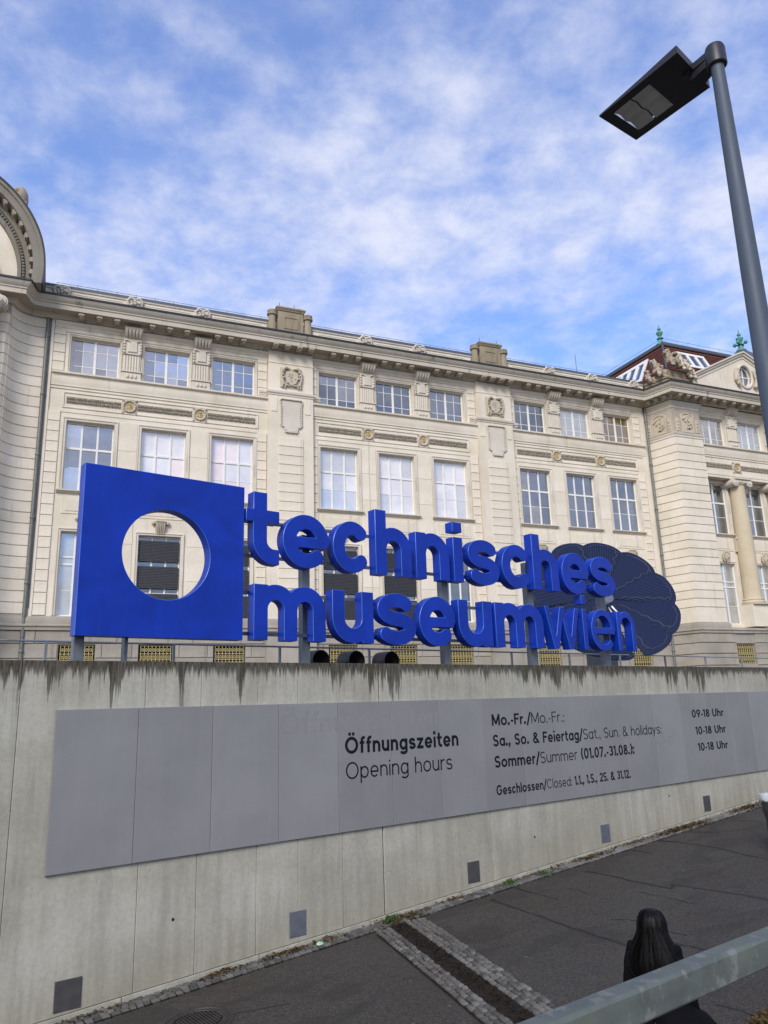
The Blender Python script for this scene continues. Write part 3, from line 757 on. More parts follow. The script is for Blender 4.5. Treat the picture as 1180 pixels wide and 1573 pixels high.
# ------------------------------------------------------------------ round vent pipes behind the wall
for k, (s, lab) in enumerate([(7.90, 'dark round vent pipe behind the wall, leftmost of the three'), (8.71, 'dark round vent pipe behind the wall, middle of the three'), (9.56, 'dark round vent pipe behind the wall, rightmost of the three')]):
    mb = MB(); z = 4.165; r = .19
    ring = lambda y, rr: [(s + rr * math.cos(2 * PI * i / 24), y, z + rr * math.sin(2 * PI * i / 24)) for i in range(24)]
    mb.loft([ring(1.3, r - .012), ring(1.20, r - .012), ring(1.195, r), ring(1.25, r + .008), ring(1.6, r + .008)], False)
    o = thing('vent_pipe', lab, 'vent pipe', WF, (s, 1.2, TZ), group='round vent pipes behind the wall')
    mb.build('pipe', M_darkmetal, parent=o)
    MB().loft([ring(1.3, r - .013), ring(1.55, .01)], False).build('opening', M_dark, parent=o)

# ------------------------------------------------------------------ terrace railing behind the wall
tr = thing('terrace_railing', 'thin low metal railing running along the terrace edge behind the concrete wall', 'railing', WF, (-4, 1.6, TZ))
for z in (4.43, 4.12): MB().tube([(-4, 1.6, z), (40, 1.6, z)], .017, 8).build('rail', M_steel, parent=tr)
for i in range(20): MB().box(-3.0 + i * 2.05 - .02, -3.0 + i * 2.05 + .02, 1.58, 1.62, TZ, 4.43).build('post', M_steel, parent=tr, smooth=False)

# ================================================================== MUSEUM BUILDING
B = thing('museum_building', 'long cream stone museum building with tall windows, heavy cornice and a corner pavilion', 'building', FF, (-1.37, 0, TZ))
def P(mb, name, mat=M_stone, parent=B, **kw): return mb.build(name, mat, parent=parent, **kw)
def shared(name, mat, mb, cx, cy, cz):
    """mesh data built round (0,0,0) for reuse"""
    pass
def part_mesh(mb, mat, smooth=True, ang=35, name='part'):
    me = bpy.data.meshes.new(name); me.from_pydata(mb.v, [], mb.f)
    bm = bmesh.new(); bm.from_mesh(me); bmesh.ops.recalc_face_normals(bm, faces=bm.faces); bm.to_mesh(me); bm.free()
    for m in (mat if isinstance(mat, (list, tuple)) else [mat]): me.materials.append(m)
    if smooth: me.polygons.foreach_set('use_smooth', [True] * len(me.polygons)); me.set_sharp_from_angle(angle=math.radians(ang))
    return me
def put(name, me, at, parent=B, scale=None, rot=None):
    b = base_of[parent.name]; o = bpy.data.objects.new(name, me); COL.objects.link(o); o.parent = parent
    o.location = Vector(at) - b
    if scale: o.scale = scale
    if rot: o.rotation_euler = rot
    base_of[o.name] = Vector(at)
    return o
def wall(x0, x1, z0, z1, y, holes, depth=.34, name='wall', mat=M_stone):
    """front face with rectangular openings and their reveals"""
    xs = sorted({x0, x1, *[h[0] for h in holes], *[h[1] for h in holes]}); zs = sorted({z0, z1, *[h[2] for h in holes], *[h[3] for h in holes]})
    mb = MB()
    for a, b in zip(xs[:-1], xs[1:]):
        for c, d in zip(zs[:-1], zs[1:]):
            mx, mz = (a + b) / 2, (c + d) / 2
            if any(h[0] < mx < h[1] and h[2] < mz < h[3] for h in holes): continue
            mb.quad((a, y, c), (b, y, c), (b, y, d), (a, y, d))
    for h in holes:
        a, b, c, d = h[:4]; e = y + depth
        mb.quad((a, y, c), (a, e, c), (a, e, d), (a, y, d)); mb.quad((b, y, c), (b, y, d), (b, e, d), (b, e, c))
        mb.quad((a, y, d), (a, e, d), (b, e, d), (b, y, d)); mb.quad((a, y, c), (b, y, c), (b, e, c), (a, e, c))
    me = bpy.data.meshes.new(name); b = base_of[B.name]
    me.from_pydata([(v[0] - b.x, v[1] - b.y, v[2] - b.z) for v in mb.v], [], mb.f); me.materials.append(mat)
    return link(name, me, B)

# ---------------- windows. each: frame mesh (the part), panes (sub-parts), all shared
FR, PN = {}, {}
def window(kind, cx, y, z0, z1, w, glass, dark_right=None):
    H = z1 - z0
    if kind == 'top':
        xs = [(-w / 2 + .07, -w / 4), (-w / 4, -.065), (.065, w / 4), (w / 4, w / 2 - .07)]; zs = [(.07, H * .27), (H * .27, H * .69), (H * .69, H - .07)]; bars = .016
    else:
        t = w / 6
        xs = [(-w / 2 + .07, -t - .05), (-t + .05, t - .05), (t + .05, w / 2 - .07)]
        if kind == 'mid': zs = [(.07, H * .335), (H * .335, H * .60), (H * .60 + .12, H - .07)]
        elif kind == 'low': zs = [(.07, H * .30), (H * .30, H * .60), (H * .60 + .10, H * .69), (H * .69 + .08, H - .07)]
        bars = .016
    if kind in ('two', 'twolow'):
        xs = [(-w / 2 + .07, -.05), (.05, w / 2 - .07)]
        zs = [(.07, H * .335), (H * .335, H * .60), (H * .60 + .12, H - .07)] if kind == 'two' else [(.07, H * .30), (H * .30, H * .60), (H * .60 + .10, H * .69), (H * .69 + .08, H - .07)]
    key = (kind, round(w, 3), round(H, 3))
    if key not in FR:
        mb = MB(); o = .0
        X = [-w / 2] + [v for p in xs for v in p] + [w / 2]; Z = [0] + [v for p in zs for v in p] + [H]
        # outer stiles and mullions
        for i in range(0, len(X), 2):
            a, b = X[i], X[i + 1]
            if b - a < .01: a, b = a - bars, b + bars; mb.box(a, b, -.012, .03, .07, H - .07)
            else: mb.cbox(a, b, -.05, .05, 0, H, .012)
        for i in range(0, len(Z), 2):
            a, b = Z[i], Z[i + 1]
            if b - a < .01: a, b = a - bars, b + bars; mb.box(-w / 2 + .05, w / 2 - .05, -.010, .028, a, b)
            else: mb.cbox(-w / 2 + .02, w / 2 - .02, -.042, .045, max(a, .001), min(b, H - .001), .012)
        FR[key] = part_mesh(mb, M_white, name='window')
    o = put('window', FR[key], (cx, y, z0))
    for i, (a, b) in enumerate(xs):
        for j, (c, d) in enumerate(zs):
            g = random.choice(glass) if isinstance(glass, list) else glass
            if dark_right and i >= dark_right[0]: g = dark_right[1]
            k2 = (round(b - a, 3), round(d - c, 3), g.name)
            if k2 not in PN: PN[k2] = part_mesh(MB().box(-(b - a) / 2 - .004, (b - a) / 2 + .004, -.003, .003, -(d - c) / 2 - .004, (d - c) / 2 + .004), g, False, name='pane')
            put('pane', PN[k2], (cx + (a + b) / 2, y + .012, z0 + (c + d) / 2), parent=o, rot=(random.uniform(-.003, .003), 0, random.uniform(-.004, .004)))
    return o

A_ = [1.10, 4.75, 8.40]; Bc = [14.60, 18.23, 21.86]; Cc = [28.02, 31.60, 35.15]
ALL = A_ + Bc + Cc
PIL = [(10.32, 12.95), (23.86, 26.40)]
X0, X1 = -1.37, 37.75
G_pink = glass_mat('window_glass_blind_reflection', (0.78, 0.66, 0.62), 0.18, 0.10)  # blinds with the pinkish sky reflection painted into their diffuse colour
G_pale = glass_mat('window_glass_pale', (0.50, 0.49, 0.48), 0.28, 0.15)
top_g = [[G_sky, G_sky, G_mid], [G_sky, G_mid], G_mid, [G_mid, G_dark], G_dark, G_blue, G_dark, G_grey, G_ochre]
mid_g = [[G_sky, G_mid], [G_bright, G_bright, G_pink], [G_bright, G_pink], [G_bright, G_pale, G_sky], [G_pale, G_sky, G_bright], [G_pale, G_bright], [G_blue, G_mid], G_blue, [G_blue, G_dark]]
low_g = [G_grey, G_dark, G_dark, G_dark, G_dark, G_dark, G_dark, G_dark, G_dark]
# main wall with all openings
holes = []
for c in ALL:
    holes += [(c - 1.2, c + 1.2, 20.42, 22.50), (c - 1.15, c + 1.15, 14.22, 17.84), (c - 1.05, c + 1.05, 7.95, 12.10)]
wall(X0, X1, 7.5, 25.0, 0.0, holes)
bh = [(c - 1.15 + .35, c + .85, 5.3, 6.60) for c in ALL]
wall(X0, X1, TZ - .1, 7.5, -.06, bh, .25, 'plinth_wall', M_plinth)
for i, c in enumerate(ALL):
    window('top', c, .26, 20.42, 22.50, 2.4, top_g[i], (1, G_ochre) if i == 8 else None)
    window('mid', c, .26, 14.22, 17.84, 2.3, mid_g[i])
    window('low', c, .26, 7.95, 12.10, 2.1, low_g[i])
# black slatted blinds outside the ground floor windows
bl = MB()
for k in range(14): bl.add([(-1.0, -.02, k * .08), (1.0, -.02, k * .08), (1.0, .0, k * .08 + .085), (-1.0, .0, k * .08 + .085), (-1.0, .02, k * .08), (1.0, .02, k * .08)], [(0, 1, 3, 2), (1, 5, 4, 0), (3, 5, 1), (0, 4, 2)] if False else [(0, 1, 2, 3), (1, 0, 4, 5)])
bl.box(-1.0, 1.0, .01, .05, 0, 1.13)
BL = part_mesh(bl, M_blind, False, name='blind')
for i in (1, 2, 3, 4):
    for k, z in enumerate((8.02, 9.42, 10.80)): put('blind', BL, (ALL[i], .09 + .012 * k, z), scale=(1, 1, 1.0 if k < 2 else .95))
# architraves: moulded frames round the openings
def arch_frame(w, h, t, d):
    mb = MB(); a, b = w / 2, w / 2 + t
    for (x0, x1, z0, z1) in [(-b, -a, 0, h + t), (a, b, 0, h + t), (-a, a, h, h + t)]:
        mb.cbox(x0, x1, -d, 0.01, z0, z1, .015)
        mb.cbox(x0 + (t * .55 if x0 < -a + .01 and x1 <= -a + .01 else 0) * 0, x1, -d, .01, z0, z1, .015) if False else None
    e = t * .38
    for (x0, x1, z0, z1) in [(-b - .001, -b + e, 0.001, h + t + .001), (b - e, b + .001, 0.001, h + t + .001), (-b + e, b - e, h + t - e, h + t + .001)]: mb.cbox(x0, x1, -d - .035, 0, z0, z1, .012)
    return mb
AF_mid = part_mesh(arch_frame(2.3, 3.62, .19, .05), M_trim, name='window_surround')
AF_low = part_mesh(arch_frame(2.1, 4.15, .16, .05), M_trim, name='window_surround')
AF_top = part_mesh(arch_frame(2.4, 2.08, .12, .03), M_trim, name='window_surround')
sill = MB().sweep([(-1.42, 0), (1.42, 0)], [(0, 0), (.10, .03), (.12, .09), (.20, .11), (.20, .17), (0, .20)])
SILL = part_mesh(sill, M_trim, name='window_sill')
apr = MB(); apr.cbox(-1.15, 1.15, -.035, .01, 0, .92, .03); apr.cbox(-.95, .95, -.060, -.0351, .14, .78, .02)
APR = part_mesh(apr, M_stone, name='sill_panel')
key = MB()
key.sweep([(-.24, 0), (.24, 0)], [(0, 0), (.07, .02), (.12, .3), (.20, .42), (.22, .62), (.27, .66), (.27, .72), (0, .74)])
for x in (-.36, .36): key.sphere((x, -.10, .60), .11, 8, 6); key.tube([(x * .9, -.1, .66), (x * .6, -.13, .60), (x * .5, -.1, .4)], [.07, .05, .02], 6)
for k in range(5): key.tube([(-.16 + k * .08, -.12, .05), (-.18 + k * .09, -.22, .45), (-.18 + k * .09, -.24, .62)], [.018, .032, .03], 5)
KEY = part_mesh(key, M_ornam, name='keystone')
gr = MB()
for k in range(9): gr.box(-.72 + k * .18 - .013, -.72 + k * .18 + .013, -.013, .013, 0, 1.25)
for z in (.02, .42, .55, .84, 1.22): gr.box(-.76, .76, -.016, .0165, z - .012, z + .012)
for k in range(8):
    for z in (.68, 1.03, .25):
        r = .055; gr.loft([[(-.63 + k * .18 + rr * math.cos(t * PI / 4), -.01, z + rr * 1.5 * math.sin(t * PI / 4)) for t in range(8)] for rr in (r, r - .022)], False)
GRL = part_mesh(gr, M_goldgrille, False, name='cellar_grille')
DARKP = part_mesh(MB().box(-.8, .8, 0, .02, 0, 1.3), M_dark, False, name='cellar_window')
for i, c in enumerate(ALL):
    put('window_surround', AF_mid, (c, 0, 14.22)); put('window_surround', AF_low, (c, 0, 7.95)); put('window_surround', AF_top, (c, 0, 20.42))
    put('window_sill', SILL, (c, 0, 14.02)); put('sill_panel', APR, (c, 0, 12.98)); put('keystone', KEY, (c, 0, 12.16))
    put('cellar_grille', GRL, (c + .03, .03, 5.32)); put('cellar_window', DARKP, (c + .025, .17, 5.3))
# plinth moulding and courses
path_all = [(-12, -1.0), (-2.97, -1.0)]
for k in range(9):
    t = k / 8 * PI / 2; path_all.append((-2.97 + (1 - math.cos(t)) * 1.05 + .0, -1.0 + math.sin(t) * 1.0))
path_all = path_all[:2] + [(-2.90, -.78), (-2.80, -.60), (-2.66, -.42), (-2.50, -.28), (-2.30, -.16), (-2.08, -.07), (-1.85, -.02), (-1.37, 0)]
path_r = [(X1, 0.0), (38.3, -2.0), (40.75, -2.0)]
path_full = path_all + path_r
P(MB().sweep(path_full + [(40.9, -1.999)], [(0, 7.26), (.20, 7.26), (.20, 7.40), (.26, 7.44), (.26, 7.50), (.18, 7.56), (.18, 7.80), (.10, 7.92), (0, 7.94)]), 'plinth_moulding', M_plinth)
ps = MB()
SB = []
def blockmesh(w, h, d=.05, c=.022, mat=M_plinth):
    key = ('b', round(w, 2), round(h, 3), d, mat.name)
    if key not in FR: FR[key] = part_mesh(MB().cbox(-w / 2, w / 2, -d, .01, -h / 2, h / 2, c), mat, False, name='stone_block')
    return FR[key]
def blk(x0, x1, z0, z1, y=0.0, d=.05, mat=M_plinth, g=.012, c=.022, name='stone_block'):
    return put(name, blockmesh(x1 - x0 - 2 * g, z1 - z0 - 2 * g, d, c, mat), ((x0 + x1) / 2, y, (z0 + z1) / 2))
xs = [X0, 0.25 - .35]
row_a = [X0 + .02] + [v for c in ALL for v in (c - 1.82, c + 1.82)] + [X1]
row_a = sorted(set(round(v, 2) for v in row_a)); row_a = [v for i, v in enumerate(row_a) if i == 0 or v - row_a[i - 1] > .25]
for a, b in zip(row_a[:-1], row_a[1:]):
    if b - a > .3: blk(a, b, 6.64, 7.25, -.06, .06)
for i, c in enumerate(ALL):                              # second course between the cellar windows
    nxt = ALL[i + 1] - .80 if i < 8 else X1
    segs = [c + .85, c + 1.15, nxt - .3, nxt] if nxt - c < 4 else [c + .85, c + 1.15, c + 2.2, nxt - 1.6, nxt - .3, nxt]
    for a, b in zip(segs[:-1], segs[1:]): blk(a, b, 5.95, 6.62, -.06, .05); 
    blk(segs[0], segs[-1], 5.2, 5.93, -.06, .05)
blk(X0 + .02, .28, 5.95, 6.62, -.06, .05); blk(X0 + .02, .28, 5.2, 5.93, -.06, .05)
# quoin strips beside the window groups
CH = .533
def quoin(x0, x1, z0, z1, y=0.0, d=.06, mat=M_stone, name='stone_block', ch=CH):
    n = round((z1 - z0) / ch); h = (z1 - z0) / n
    for k in range(n): blk(x0, x1, z0 + k * h, z0 + (k + 1) * h, y, d, mat, .014, .018, name)
for x0, x1 in [(-.95, -.36), (9.74, 10.30), (12.97, 13.27), (23.30, 23.84), (26.42, 26.72), (36.50, 37.1)]:
    quoin(x0, x1, 7.96, 18.3); quoin(x0, x1, 20.5, 23.0)
# piers between windows: flat slabs with fine joints
for a in (A_, Bc, Cc):
    for c0, c1 in zip(a[:-1], a[1:]):
        xa, xb = c0 + 1.345, c1 - 1.345
        for z0, z1 in [(7.96, 9.8), (9.8, 11.6), (11.6, 13.0), (13.0, 14.9), (14.9, 16.5), (16.5, 18.05)]: blk(xa, xb, z0, z1, 0, .03, M_stone, .006, .008)
# string course, frieze, moulding bands over the whole wing (broken round the pilasters)
wing = [(X0 + .45, 0), (PIL[0][0], 0)], [(PIL[0][1], 0), (PIL[1][0], 0)], [(PIL[1][1], 0), (37.35, 0)]
for pth in wing:
    P(MB().sweep(pth, [(0, 18.28), (.03, 18.28), (.03, 18.44), (0, 18.46)]), 'fascia_band')
    P(MB().sweep(pth, [(0, 19.52), (.05, 19.54), (.05, 19.64), (.10, 19.68), (.10, 19.78), (.13, 19.84), (.13, 20.28), (.26, 20.32), (.27, 20.40), (.0, 20.418)]), 'string_course')
    P(MB().sweep(pth, [(0, 22.70), (.05, 22.72), (.05, 22.90), (.09, 22.92), (.09, 23.05), (.16, 23.10), (.22, 23.22), (0, 23.30)]), 'architrave_band')
M_frz = None
def frieze_mat():
    m, t = material('carved_frieze')
    o = t.n('ShaderNodeTexCoord').outputs['Object']
    v = t.n('ShaderNodeTexVoronoi', {'Vector': o, 'Scale': 9.0}).outputs[0]
    c = t.mix(t.ss(v, .15, .5), (0.46, 0.40, 0.31, 1), (0.24, 0.205, 0.155, 1))
    finish(t, c, .9, 0, v, .8, .03, .2)
    return m
M_frz = frieze_mat()
frz = []
for gi, g in enumerate((A_, Bc, Cc)):
    xa, xb = g[0] - 1.42, g[2] + 1.42
    mb = MB()                                            # moulded border of the long panel
    for (x0, x1, z0, z1) in [(xa, xb, 19.32, 19.42), (xa, xb, 18.52, 18.60), (xa, xa + .08, 18.601, 19.319), (xb - .08, xb, 18.601, 19.319)]: mb.cbox(x0, x1, -.045, .01, z0, z1, .015)
    P(mb, 'frieze_border', smooth=False)
    meds = [(g[0] + g[1]) / 2, (g[1] + g[2]) / 2]
    xs_ = [xa + .18, meds[0] - .42, meds[0] + .42, meds[1] - .42, meds[1] + .42, xb - .18]
    for a, b in zip(xs_[::2], xs_[1::2]):
        mb = MB(); r = random.Random(5)
        mb.box(a, b, -.012, .01, 18.76, 19.14)
        n = int((b - a) / .095)
        for k in range(n):
            x = a + (k + .5) * (b - a) / n
            for z, s_ in ((18.86, 1), (19.03, -1)):
                mb.tube([(x - .032, -.03, z - .05), (x + .01 * s_, -.045, z), (x + .032, -.03, z + .055)], [.012, .022, .012], 4)
        P(mb, 'carved_frieze', M_frz, smooth=False)
    for x in meds:
        mb = MB(); z = 18.95
        ring = lambda y, rr: [(x + rr * math.cos(2 * PI * i / 20), y, z + rr * math.sin(2 * PI * i / 20)) for i in range(20)]
        mb.box(x - .38, x + .38, -.03, .01, z - .40, z + .40)
        mb.loft([ring(-.031, .34), ring(-.10, .33), ring(-.12, .30), ring(-.09, .265), ring(-.045, .25)], False); mb.add(ring(-.045, .25), [tuple(range(20))])
        for k in range(12):
            t = k * PI / 6; mb.sphere((x + .30 * math.cos(t), -.11, z + .30 * math.sin(t)), .045, 5, 4)
        for sx in (-1, 1):
            for sz in (-1, 1): mb.tube([(x + sx * .36, -.05, z + sz * .38), (x + sx * .28, -.08, z + sz * .30)], [.05, .03], 5)
        md = P(mb, 'medallion', M_ornam)
        g2 = MB()
        q = lambda pts, r=.018: g2.tube([(x + a, -.062, z + b) for a, b in pts], r, 5)
        q([(0, -.17), (0, .16)], .022); q([(-.10, .12), (.10, .12)])
        q([(-.03, .08), (-.10, .13), (-.17, .07), (-.12, 0), (-.06, -.06), (-.11, -.13), (-.18, -.08)]); q([(.05, -.12), (.05, .08), (.13, .06), (.12, 0), (.06, -.02), (.15, -.05), (.13, -.12), (.05, -.12)])
        P(g2, 'gilt_monogram', M_gold, parent=md)
# top-storey pilasters between the windows
def top_pilaster():
    mb = MB()
    mb.cbox(-.50, .50, -.16, .01, .0, .42, .02); mb.cbox(-.54, .54, -.22, .01, .42, .50, .02)
    for k in (-1, 0, 1): mb.lathe(k * .2, -.17, [(.07, .12), (.09, .2), (.05, .3)], 6)
    mb.cbox(-.44, .44, -.08, .01, .50, 1.45, .01)
    for k in range(6): mb.cbox(-.40 + k * .14, -.40 + k * .14 + .085, -.13, -.08, .52, 1.40, .03)
    return mb
def top_capital():
    mb = MB()
    mb.cbox(-.46, .46, -.16, .01, 0, .95, .02); mb.cbox(-.26, .26, -.22, -.161, .10, .70, .05)
    for s_ in (-1, 1):
        for k in range(4): mb.sphere((s_ * .42, -.18, .12 + k * .17), .075, 6, 4)
        mb.tube([(s_ * .15, -.24, .72), (s_ * .30, -.22, .80), (s_ * .42, -.20, .76)], .035, 5)
    mb.sweep([(-.46, 0), (.46, 0)], [(0, .95), (.16, .95), (.22, 1.0), (.34, 1.12), (.52, 1.32), (.56, 1.40), (0, 1.42)])
    for k in range(5): mb.tube([(-.32 + k * .16, -.24, .98), (-.36 + k * .18, -.46, 1.18), (-.36 + k * .18, -.52, 1.30)], [.05, .07, .05], 6)
    return mb
TP = part_mesh(top_pilaster(), M_trim, name='pilaster'); TCp = part_mesh(top_capital(), M_trim, name='pilaster_capital')
for g in (A_, Bc, Cc):
    for c0, c1 in zip(g[:-1], g[1:]): put('pilaster', TP, ((c0 + c1) / 2, 0, 20.42)); put('pilaster_capital', TCp, ((c0 + c1) / 2, 0, 21.87))
# tall raised pilaster blocks
def coat_of_arms():
    mb = MB()
    mb.cbox(-.66, .66, -.03, .01, -.62, .66, .03)
    mb.prism([(-.34, .36), (-.38, 0), (-.26, -.30), (0, -.46), (.26, -.30), (.38, 0), (.34, .36), (.12, .44), (-.12, .44)][::-1], -.14, -.02)
    for s_ in (-1, 1):
        mb.tube([(s_ * .10, -.10, .56), (s_ * .36, -.16, .60), (s_ * .56, -.12, .42), (s_ * .60, -.10, .05), (s_ * .50, -.12, -.35), (s_ * .55, -.08, -.58)], [.05, .09, .09, .07, .08, .05], 6)
        for k in range(5): mb.sphere((s_ * (.46 + .05 * (k % 2)), -.13, .4 - k * .2), .075, 6, 4)
        mb.tube([(s_ * .1, -.1, -.48), (s_ * .3, -.12, -.42), (s_ * .42, -.08, -.60)], .045, 5)
    for k in range(9): mb.sphere((random.uniform(-.2, .2), -.15, random.uniform(-.3, .3)), .05, 5, 4)
    return mb
def cartouche():
    mb = MB(); t = .10
    pts = [(-.60, .98), (.60, .98), (.66, .86), (.60, .6), (.60, -.60), (.38, -.72), (.34, -.98), (-.34, -.98), (-.38, -.72), (-.60, -.60), (-.60, .6), (-.66, .86)]
    mb.prism([(x * .9, z * .92) for x, z in pts][::-1], -.03, .01)
    for i in range(len(pts)):
        a, b = pts[i], pts[(i + 1) % len(pts)]; l = math.hypot(b[0] - a[0], b[1] - a[1]); n = max(1, int(l / .15))
        mb.tube([(a[0], -.05, a[1]), (b[0], -.05, b[1])], .045, 6)
        for k in range(n):
            f = (k + .5) / n; mb.sphere((a[0] + (b[0] - a[0]) * f, -.085, a[1] + (b[1] - a[1]) * f), .055, 5, 4)
    return mb
COA = part_mesh(coat_of_arms(), M_ornam, name='coat_of_arms'); CAR = part_mesh(cartouche(), M_trim, name='cartouche')
PR = .28
for (xa, xb) in PIL:
    c = (xa + xb) / 2
    P(MB().box(xa, xb, -PR, .05, 7.9, 23.3), 'pilaster_block', smooth=False)
    quoin(c - .73, c + .73, 7.96, 18.1, -PR, .05, M_stone)
    P(MB().sweep([(xa, .0), (xa, -PR), (xb, -PR), (xb, .0)], [(0, 7.26), (.20, 7.26), (.20, 7.40), (.26, 7.44), (.26, 7.50), (.18, 7.56), (.18, 7.80), (.10, 7.92), (0, 7.94)]), 'pilaster_base', M_plinth)
    P(MB().box(xa - .06, xb + .06, -PR - .1, 0, TZ, 7.26), 'pilaster_plinth', M_plinth, smooth=False)
    P(MB().sweep([(xa - .5, -.06), (xa, -.06), (xa, -PR), (xb, -PR), (xb, -.06), (xb + .5, -.06)], [(0, 20.58), (.04, 20.60), (.04, 20.66), (.10, 20.72), (.12, 20.84), (0, 20.88)]), 'pilaster_cap_band', M_trim)
    for s_ in (-1, 1):
        P(MB().box(c + s_ * .98 - .17, c + s_ * .98 + .17, -PR - .03, -PR + .01, 19.6, 20.5), 'fluted_panel', smooth=False)
    put('coat_of_arms', COA, (c, -PR, 21.68)); put('cartouche', CAR, (c, -PR, 19.4))
    P(MB().sweep([(xa, .0), (xa, -PR), (xb, -PR), (xb, .0)], [(0, 22.55), (.03, 22.56), (.03, 22.62), (.0, 22.64)]), 'pilaster_band')
# cornice round the whole building
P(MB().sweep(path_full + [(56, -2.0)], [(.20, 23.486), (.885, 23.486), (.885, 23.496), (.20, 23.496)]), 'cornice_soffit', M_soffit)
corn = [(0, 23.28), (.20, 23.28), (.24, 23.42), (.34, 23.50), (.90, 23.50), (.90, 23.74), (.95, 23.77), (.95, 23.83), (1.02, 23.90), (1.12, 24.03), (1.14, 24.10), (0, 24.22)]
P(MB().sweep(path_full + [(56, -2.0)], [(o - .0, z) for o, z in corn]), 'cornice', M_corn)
P(MB().sweep(path_full + [(56, -2.0)], [(0, 24.225), (1.10, 24.115), (1.19, 24.11), (1.19, 24.20), (1.08, 24.235), (0, 24.33)]), 'gutter_flashing', M_darkmetal)
# modillions
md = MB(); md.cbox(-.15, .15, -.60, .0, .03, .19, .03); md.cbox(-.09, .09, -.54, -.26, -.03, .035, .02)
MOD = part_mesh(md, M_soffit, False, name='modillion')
skip = [(a + b) / 2 for g in (A_, Bc, Cc) for a, b in zip(g[:-1], g[1:])]
x = -.3
mods = []
for g0, g1 in [(-.5, 9.4), (10.35, 12.95), (13.4, 23.2), (23.9, 26.4), (26.9, 36.9)]:
    if g1 - g0 < 4:
        for k in range(4): mods.append((g0 + .25 + k * (g1 - g0 - .5) / 3, -PR))
    else:
        s_ = [s for s in skip if g0 < s < g1]; bnd = [g0 - .1] + s_ + [g1 + .1]
        for a, b in zip(bnd[:-1], bnd[1:]):
            for k in range(3): mods.append((a + (b - a) * (k + 1) / 4, 0))
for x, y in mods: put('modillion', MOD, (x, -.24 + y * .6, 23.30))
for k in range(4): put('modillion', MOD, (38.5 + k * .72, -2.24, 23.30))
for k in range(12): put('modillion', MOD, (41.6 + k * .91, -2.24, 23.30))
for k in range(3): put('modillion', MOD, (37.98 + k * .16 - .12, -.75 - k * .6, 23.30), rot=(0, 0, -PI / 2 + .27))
# attic with its blocks, ornament and roof edge
P(MB().box(-2.2, 37.9, .02, .5, 24.2, 25.08), 'attic_wall', M_stone, smooth=False)
P(MB().sweep([(-2.2, .02), (37.9, .02)], [(0, 25.081), (.05, 25.085), (.07, 25.16), (0, 25.18)]), 'attic_coping', M_trim)
P(MB().add([(-2.4, .0, 25.12), (38.3, .0, 25.12), (38.3, .0, 25.36), (-2.4, .0, 25.36), (38.3, 9, 27.6), (-2.4, 9, 27.6)], [(0, 1, 2, 3), (3, 2, 4, 5)]), 'zinc_roof', M_zinc, smooth=False)
ab = MB(); ab.cbox(-.46, .46, -.10, .05, 0, .90, .02)
for k in range(14): ab.sphere((random.uniform(-.28, .28), -.13, .74 + random.uniform(-.2, .22)), random.uniform(.06, .11), 6, 4)
for s_ in (-1, 1): ab.tube([(0, -.15, .9), (s_ * .25, -.16, .98), (s_ * .40, -.14, .80), (s_ * .33, -.14, .55)], [.07, .09, .07, .04], 6)
ABL = part_mesh(ab, M_trim, name='attic_block')
for s in skip + [-.75, 37.0]: put('attic_block', ABL, (s, .02, 24.22))
for xa, xb in [(-.2, 2.3), (3.5, 5.9), (7.2, 9.9), (13.4, 15.8), (17.0, 19.4), (20.6, 23.3), (26.9, 29.2), (30.4, 32.7), (33.9, 36.4)]:
    mb = MB()
    for (a, b, c, d) in [(xa, xb, 24.90, 24.97), (xa, xb, 24.42, 24.48), (xa, xa + .06, 24.481, 24.899), (xb - .06, xb, 24.481, 24.899)]: mb.cbox(a, b, -.02, .03, c, d, .01)
    P(mb, 'attic_panel_border', M_trim, smooth=False)
# pedestals with flanking urn posts
def pedestal():
    mb = MB()
    mb.cbox(-.78, .78, -.25, .6, 0, 1.78, .02)
    mb.sweep([(-.78, .6), (-.78, -.25), (.78, -.25), (.78, .6)], [(0, 1.70), (.05, 1.72), (.08, 1.82), (.12, 1.86), (.12, 1.92), (0, 2.02)]); mb.box(-.78, .78, -.25, .6, 1.72, 2.02)
    for (a, b, c, d) in [(-.42, .42, 1.30, 1.37), (-.42, .42, .60, .67), (-.42, -.35, .671, 1.299), (.35, .42, .671, 1.299)]: mb.cbox(a, b, -.285, -.24, c, d, .01)
    for s_ in (-1, 1):
        mb.lathe(s_ * 1.08, -.08, [(.26, 0), (.24, .9), (.20, 1.0), (.22, 1.35), (.30, 1.40), (.31, 1.50), (.26, 1.54), (.28, 1.60), (.29, 1.68), (.12, 1.76)], 14)
        mb.cbox(min(s_ * .78, s_ * 1.36), max(s_ * .78, s_ * 1.36), -.12, .5, 0, .95, .02)
        mb.prism([(s_ * 1.36, 0), (s_ * 1.36, .75), (s_ * 1.45, .45), (s_ * 1.75, .28), (s_ * 1.75, 0)] if s_ < 0 else [(s_ * 1.36, 0), (s_ * 1.75, 0), (s_ * 1.75, .28), (s_ * 1.45, .45), (s_ * 1.36, .75)], -.06, .4)
    return mb
PED = part_mesh(pedestal(), M_parapet, name='parapet_pedestal')
for (xa, xb) in PIL: put('parapet_pedestal', PED, ((xa + xb) / 2, .0, 24.22))
# lightning conductor and snow rods on the roof edge
mb = MB(); mb.tube([(-1, .3, 25.62), (37.5, .3, 25.62)], .012, 4)
for k in range(39): mb.tube([(-1 + k, .3, 25.35), (-1 + k, .3, 25.66)], .010, 4)
P(mb, 'roof_wire', M_zinc, kind='stuff')
mb = MB()
for x in (11.1, 12.0, 24.7, 26.0, 32.4): mb.tube([(x, .3, 25.3), (x, .3, 26.75)], .018, 5)
P(mb, 'lightning_rod', M_zinc, kind='stuff')
